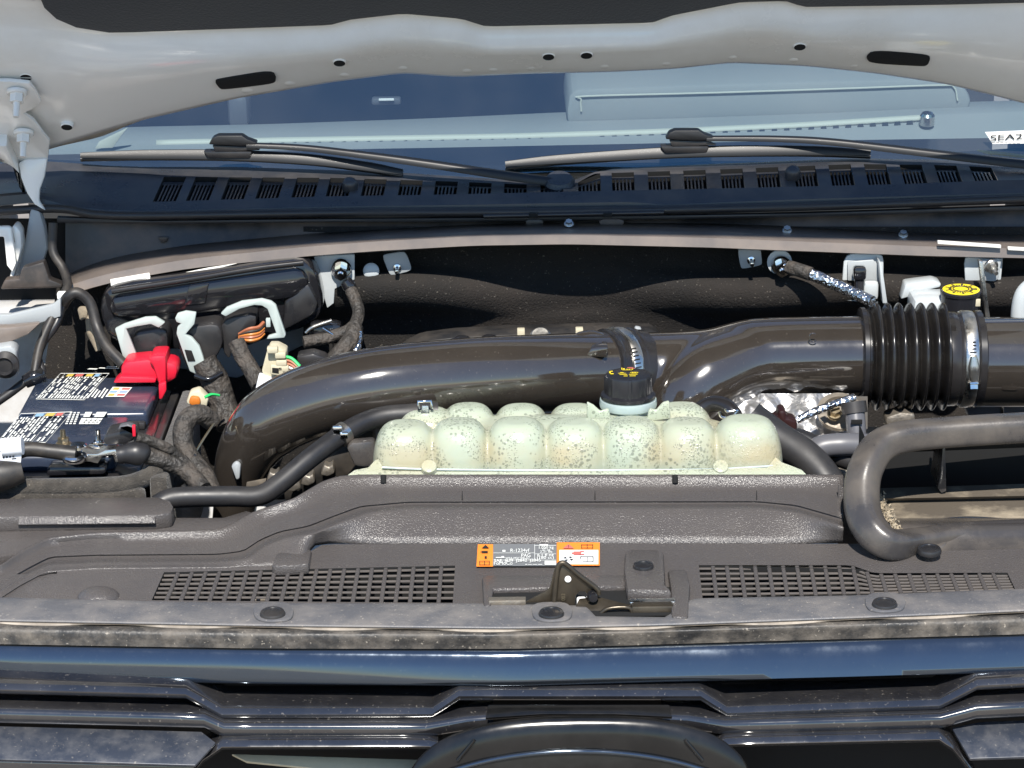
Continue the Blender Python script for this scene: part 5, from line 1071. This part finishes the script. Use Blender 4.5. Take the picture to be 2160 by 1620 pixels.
# felt jacket round the battery
fj = thing('battery_jacket', 'fuzzy brown felt jacket around the battery', 'battery jacket', (-.44, .62, -.1))
box('side_wall', (-.429, .625, -.058), (.022, .36, .17), 'felt', fj, .005)
box('front_wall', (-.545, .444, -.07), (.20, .022, .17), 'felt', fj, .008, seg=3)
tube('front_rim', [Vector((-.645, .446, .016)), Vector((-.50, .444, .017)), Vector((-.455, .452, .02)), Vector((-.432, .47, .03))], .011, 'felt', fj, 12, 5)
box('tray_edge', (-.45, .64, .012), (.012, .34, .02), 'black_plastic', fj, .003)
plate('front_step', [(100, 985), (224, 985), (222, 1002), (96, 1006)], 'battery_case', bat, Y=.462, t=.03, b=.004)
# negative terminal clamp and sensor
nt_ = thing('battery_clamp', 'silver negative terminal clamp with nuts at the battery front', 'terminal clamp', P(190, 965, Y=.47))
plate('strap', [(118, 940), (134, 934), (180, 938), (250, 938), (262, 946), (262, 972), (250, 966), (246, 950), (222, 952), (206, 966), (160, 966), (130, 952)], 'steel', nt_, Z=.046, t=.005, b=.001)
plate('loop', [(170, 958), (206, 958), (222, 950), (244, 948), (254, 960), (256, 972), (244, 976), (238, 960), (216, 962), (206, 978), (180, 972)], 'steel', nt_, Y=.452, t=.02, b=.001)
lathe('post', P(165, 946, Z=.046), (0, 0, 1), [(.012, -.02), (.011, .004), (.009, .006), (0, .006)], 'chrome', nt_, 24)
hexbolt('nut', P(134, 938, Z=.047), (0, 0, 1), .0075, .009, 'zinc_gold', nt_, 1.3, .01); hexbolt('nut', P(208, 940, Z=.047), (0, 0, 1), .007, .006, 'chrome', nt_, 1.7, .014)
lathe('ring', P(158, 972, Y=.45), (0, 0, 1), [(.014, 0), (.016, .003), (.016, .006), (.014, .008), (.01, .008), (.01, 0)], 'chrome', nt_, 24)
plate('sensor', [(216, 930), (225, 916), (262, 908), (286, 908), (286, 928), (262, 938), (222, 940)], 'black_plastic', nt_, Y=.465, t=.04, b=.005)
plate('sensor_loop', [(248, 908), (252, 898), (270, 895), (284, 900), (288, 918), (280, 924), (280, 906), (268, 901), (256, 906)], 'grey_plastic', nt_, Y=.455, t=.012, b=.002)
box('sensor_key', P(283, 908, Y=.452), (.004, .006, .014), 'red_plastic', nt_, .001)
tube('boss', [(250, 960, .455), (262, 958, .455), (285, 956, .457), (300, 958, .46), (306, 962, .462)], [.011, .011, .015, .0145, .009], 'rubber', nt_, 18, 4)
nc = thing('negative_cable', 'taped black cable crossing the front of the battery', 'cable', P(60, 955, Y=.45))
tube('left_cable', [(-80, 985, .45), (0, 965, .45), (55, 948, .45), (110, 952, .45), (160, 958, .45)], [.016, .013, .009, .009, .010], 'wire_black', nc, 16, 6)
tube('right_cable', [(300, 958, .462), (330, 966, .465), (365, 980, .47), (395, 995, .47), (430, 1032, .45)], .0105, 'tape_loom', nc, 16, 6)
tube('sensor_wire', [(286, 922, .46), (310, 928, .465), (350, 944, .47), (378, 968, .48), (398, 990, .475)], .0065, 'tape_loom', nc, 12, 6)
tube('connector_cable', [(-80, 1010, .43), (0, 1002, .43), (48, 992, .435)], [.024, .02, .014], 'wire_black', nc, 16, 4)
wt = thing('paper_tag', 'white paper tag wrapped on the cable at the left edge', 'tag', P(20, 950, Y=.43))
tube('tag_roll', [(4, 944, .432), (48, 940, .432)], .011, 'paper', wt, 18, 2)
plate('tag_flap', [(-20, 958), (46, 950), (44, 976), (-20, 972)], 'paper', wt, Y=.428, t=.002, b=.0004)
quads('tag_print', [P(4, 972, Y=.4275), P(38, 968, Y=.4275), P(38, 958, Y=.4275), P(4, 962, Y=.4275)], [(.05 + .2 * i, .5, .17 + .2 * i, .9) for i in range(4)] + [(.6, .1, .9, .3)], 'print_black', wt)
# hood-side harness and other cables (left)
def cab(name, label, pts, r, m='wire_black', n=7, seg=12): return tag(tube(name, pts, r, m, None, seg, n), label, 'cable')
cab('hinge_cable', 'long black cable hanging from the hood hinge down beside the battery', [(112, 470, .93), (112, 530, .92), (132, 565, .91), (142, 595, .89), (136, 620, .87), (110, 670, .84), (84, 730, .82), (72, 790, .80), (64, 800, .8)], .0062)
wj = cab('washer_hose', 'thin hose with a joint curling down to the left battery edge', [(136, 620, .865), (120, 680, .84), (92, 720, .83), (80, 755, .82), (88, 785, .81), (60, 800, .80), (20, 830, .79), (-40, 870, .78)], .0058, 'rubber')
tube('joint', [(92, 786, .805), (72, 796, .80), (52, 806, .797)], [.009, .011, .009], 'black_gloss', wj, 14, 3); box('joint_clip', P(84, 784, Y=.797), (.008, .006, .006), 'hole_black', wj, .001)
box('cable_tie', P(131, 626, Y=.862), (.012, .012, .014), 'label_white', wj, .002)
cab('arched_cable', 'black cable arching over the pale tab beside the control module', [(128, 650, .86), (145, 625, .85), (165, 618, .85), (190, 640, .85), (205, 690, .84), (225, 730, .82), (262, 770, .80)], .0075)
tag(plate('harness_tab', [(162, 652), (170, 648), (186, 650), (184, 672), (168, 678)], 'duct_dirty', None, Y=.90, t=.01, b=.003), 'small tan tab behind the arched cable', 'tab')
cab('dusty_strap', 'dusty tan strap hanging behind the arched cable', [(184, 655, .91), (196, 700, .9), (208, 740, .89)], [.004, .009, .004], 'duct_dirty')
hl = thing('corrugated_hose', 'grey taped hose bent like a hook beside the intake tube', 'hose', P(400, 960, Y=.55))
tube('hose_body', [(446, 888, .57), (424, 874, .56), (400, 880, .55), (386, 905, .54), (388, 940, .53), (404, 970, .52), (432, 1006, .50), (446, 1040, .48)], .0125, 'tape_loom', hl, 16, 7)
tube('tie', [(392, 962, .515), (404, 966, .512), (412, 960, .515)], .003, 'black_gloss', hl, 8, 3)
cab('dipstick_wire', 'thin tan wire slanting between hose and intake tube', [(405, 966, .52), (430, 925, .54), (452, 892, .56)], .0016, 'zinc_gold', 3, 6)
cab('lower_loom', 'dusty bundle of wires dropping left of the intake tube end', [(378, 975, .48), (400, 1000, .47), (424, 1028, .46), (440, 1060, .45)], .012, 'tape_loom')
cab('loose_strap', 'loose grey strap low in the dark beside the battery', [(352, 1042, .5), (372, 1018, .51), (396, 1004, .52)], [.003, .007, .006], 'tape_loom')
tag(tube('support_tube', [(540, 1050, .60), (556, 985, .62), (580, 935, .66), (640, 900, .7)], .02, 'tape_loom', None, 16, 6), 'dusty curved hose below the intake tube elbow', 'hose')
tag(plate('elbow_reflection', [(487, 984), (498, 974), (508, 980), (506, 1010), (498, 1014)], 'bracket_shade', None, Y=.545, t=.01, b=.003), 'pale patch standing for a reflection under the intake elbow', 'tab')  # added pale plate paints a reflection at the tube elbow
tag(plate('yellow_label', [(520, 1018), (562, 1010), (558, 1026), (518, 1034)], 'duct_dirty', None, Y=.53, t=.004, b=.001), 'tan sticker in the dark below the intake elbow', 'sticker')
tag(plate('fan_shroud', [(560, 1060), (600, 1000), (680, 960), (730, 900), (790, 900), (790, 1010), (700, 1020), (650, 1060)], 'engine_dark', None, Y=.58, t=.05, b=.01), 'dark fan shroud below the diagonal hose', 'shroud')
tag(plate('bottle_bracket', [(730, 945), (742, 934), (790, 930), (800, 980), (770, 986), (748, 984)], 'duct', None, Y=.47, t=.02, b=.004), 'grey bracket beside the left end of the coolant bottle', 'bracket')
for i, (x, y, lab_) in enumerate(((575, 1005, 'jagged tan casting bit left of the diagonal hose'), (618, 1022, 'small tan casting bit under the diagonal hose'), (648, 1010, 'bright bent clip beside the shroud step'), (690, 990, 'dim metal fin below the diagonal hose'))):
    o = tag(plate('engine_casting', [(x - 14, y + 12), (x - 6, y - 10), (x + 4, y - 4), (x + 12, y - 12), (x + 16, y + 8), (x + 2, y + 16)], 'cast_alu', None, Y=.53 + .01 * i, t=.02, b=.002), lab_, 'casting')
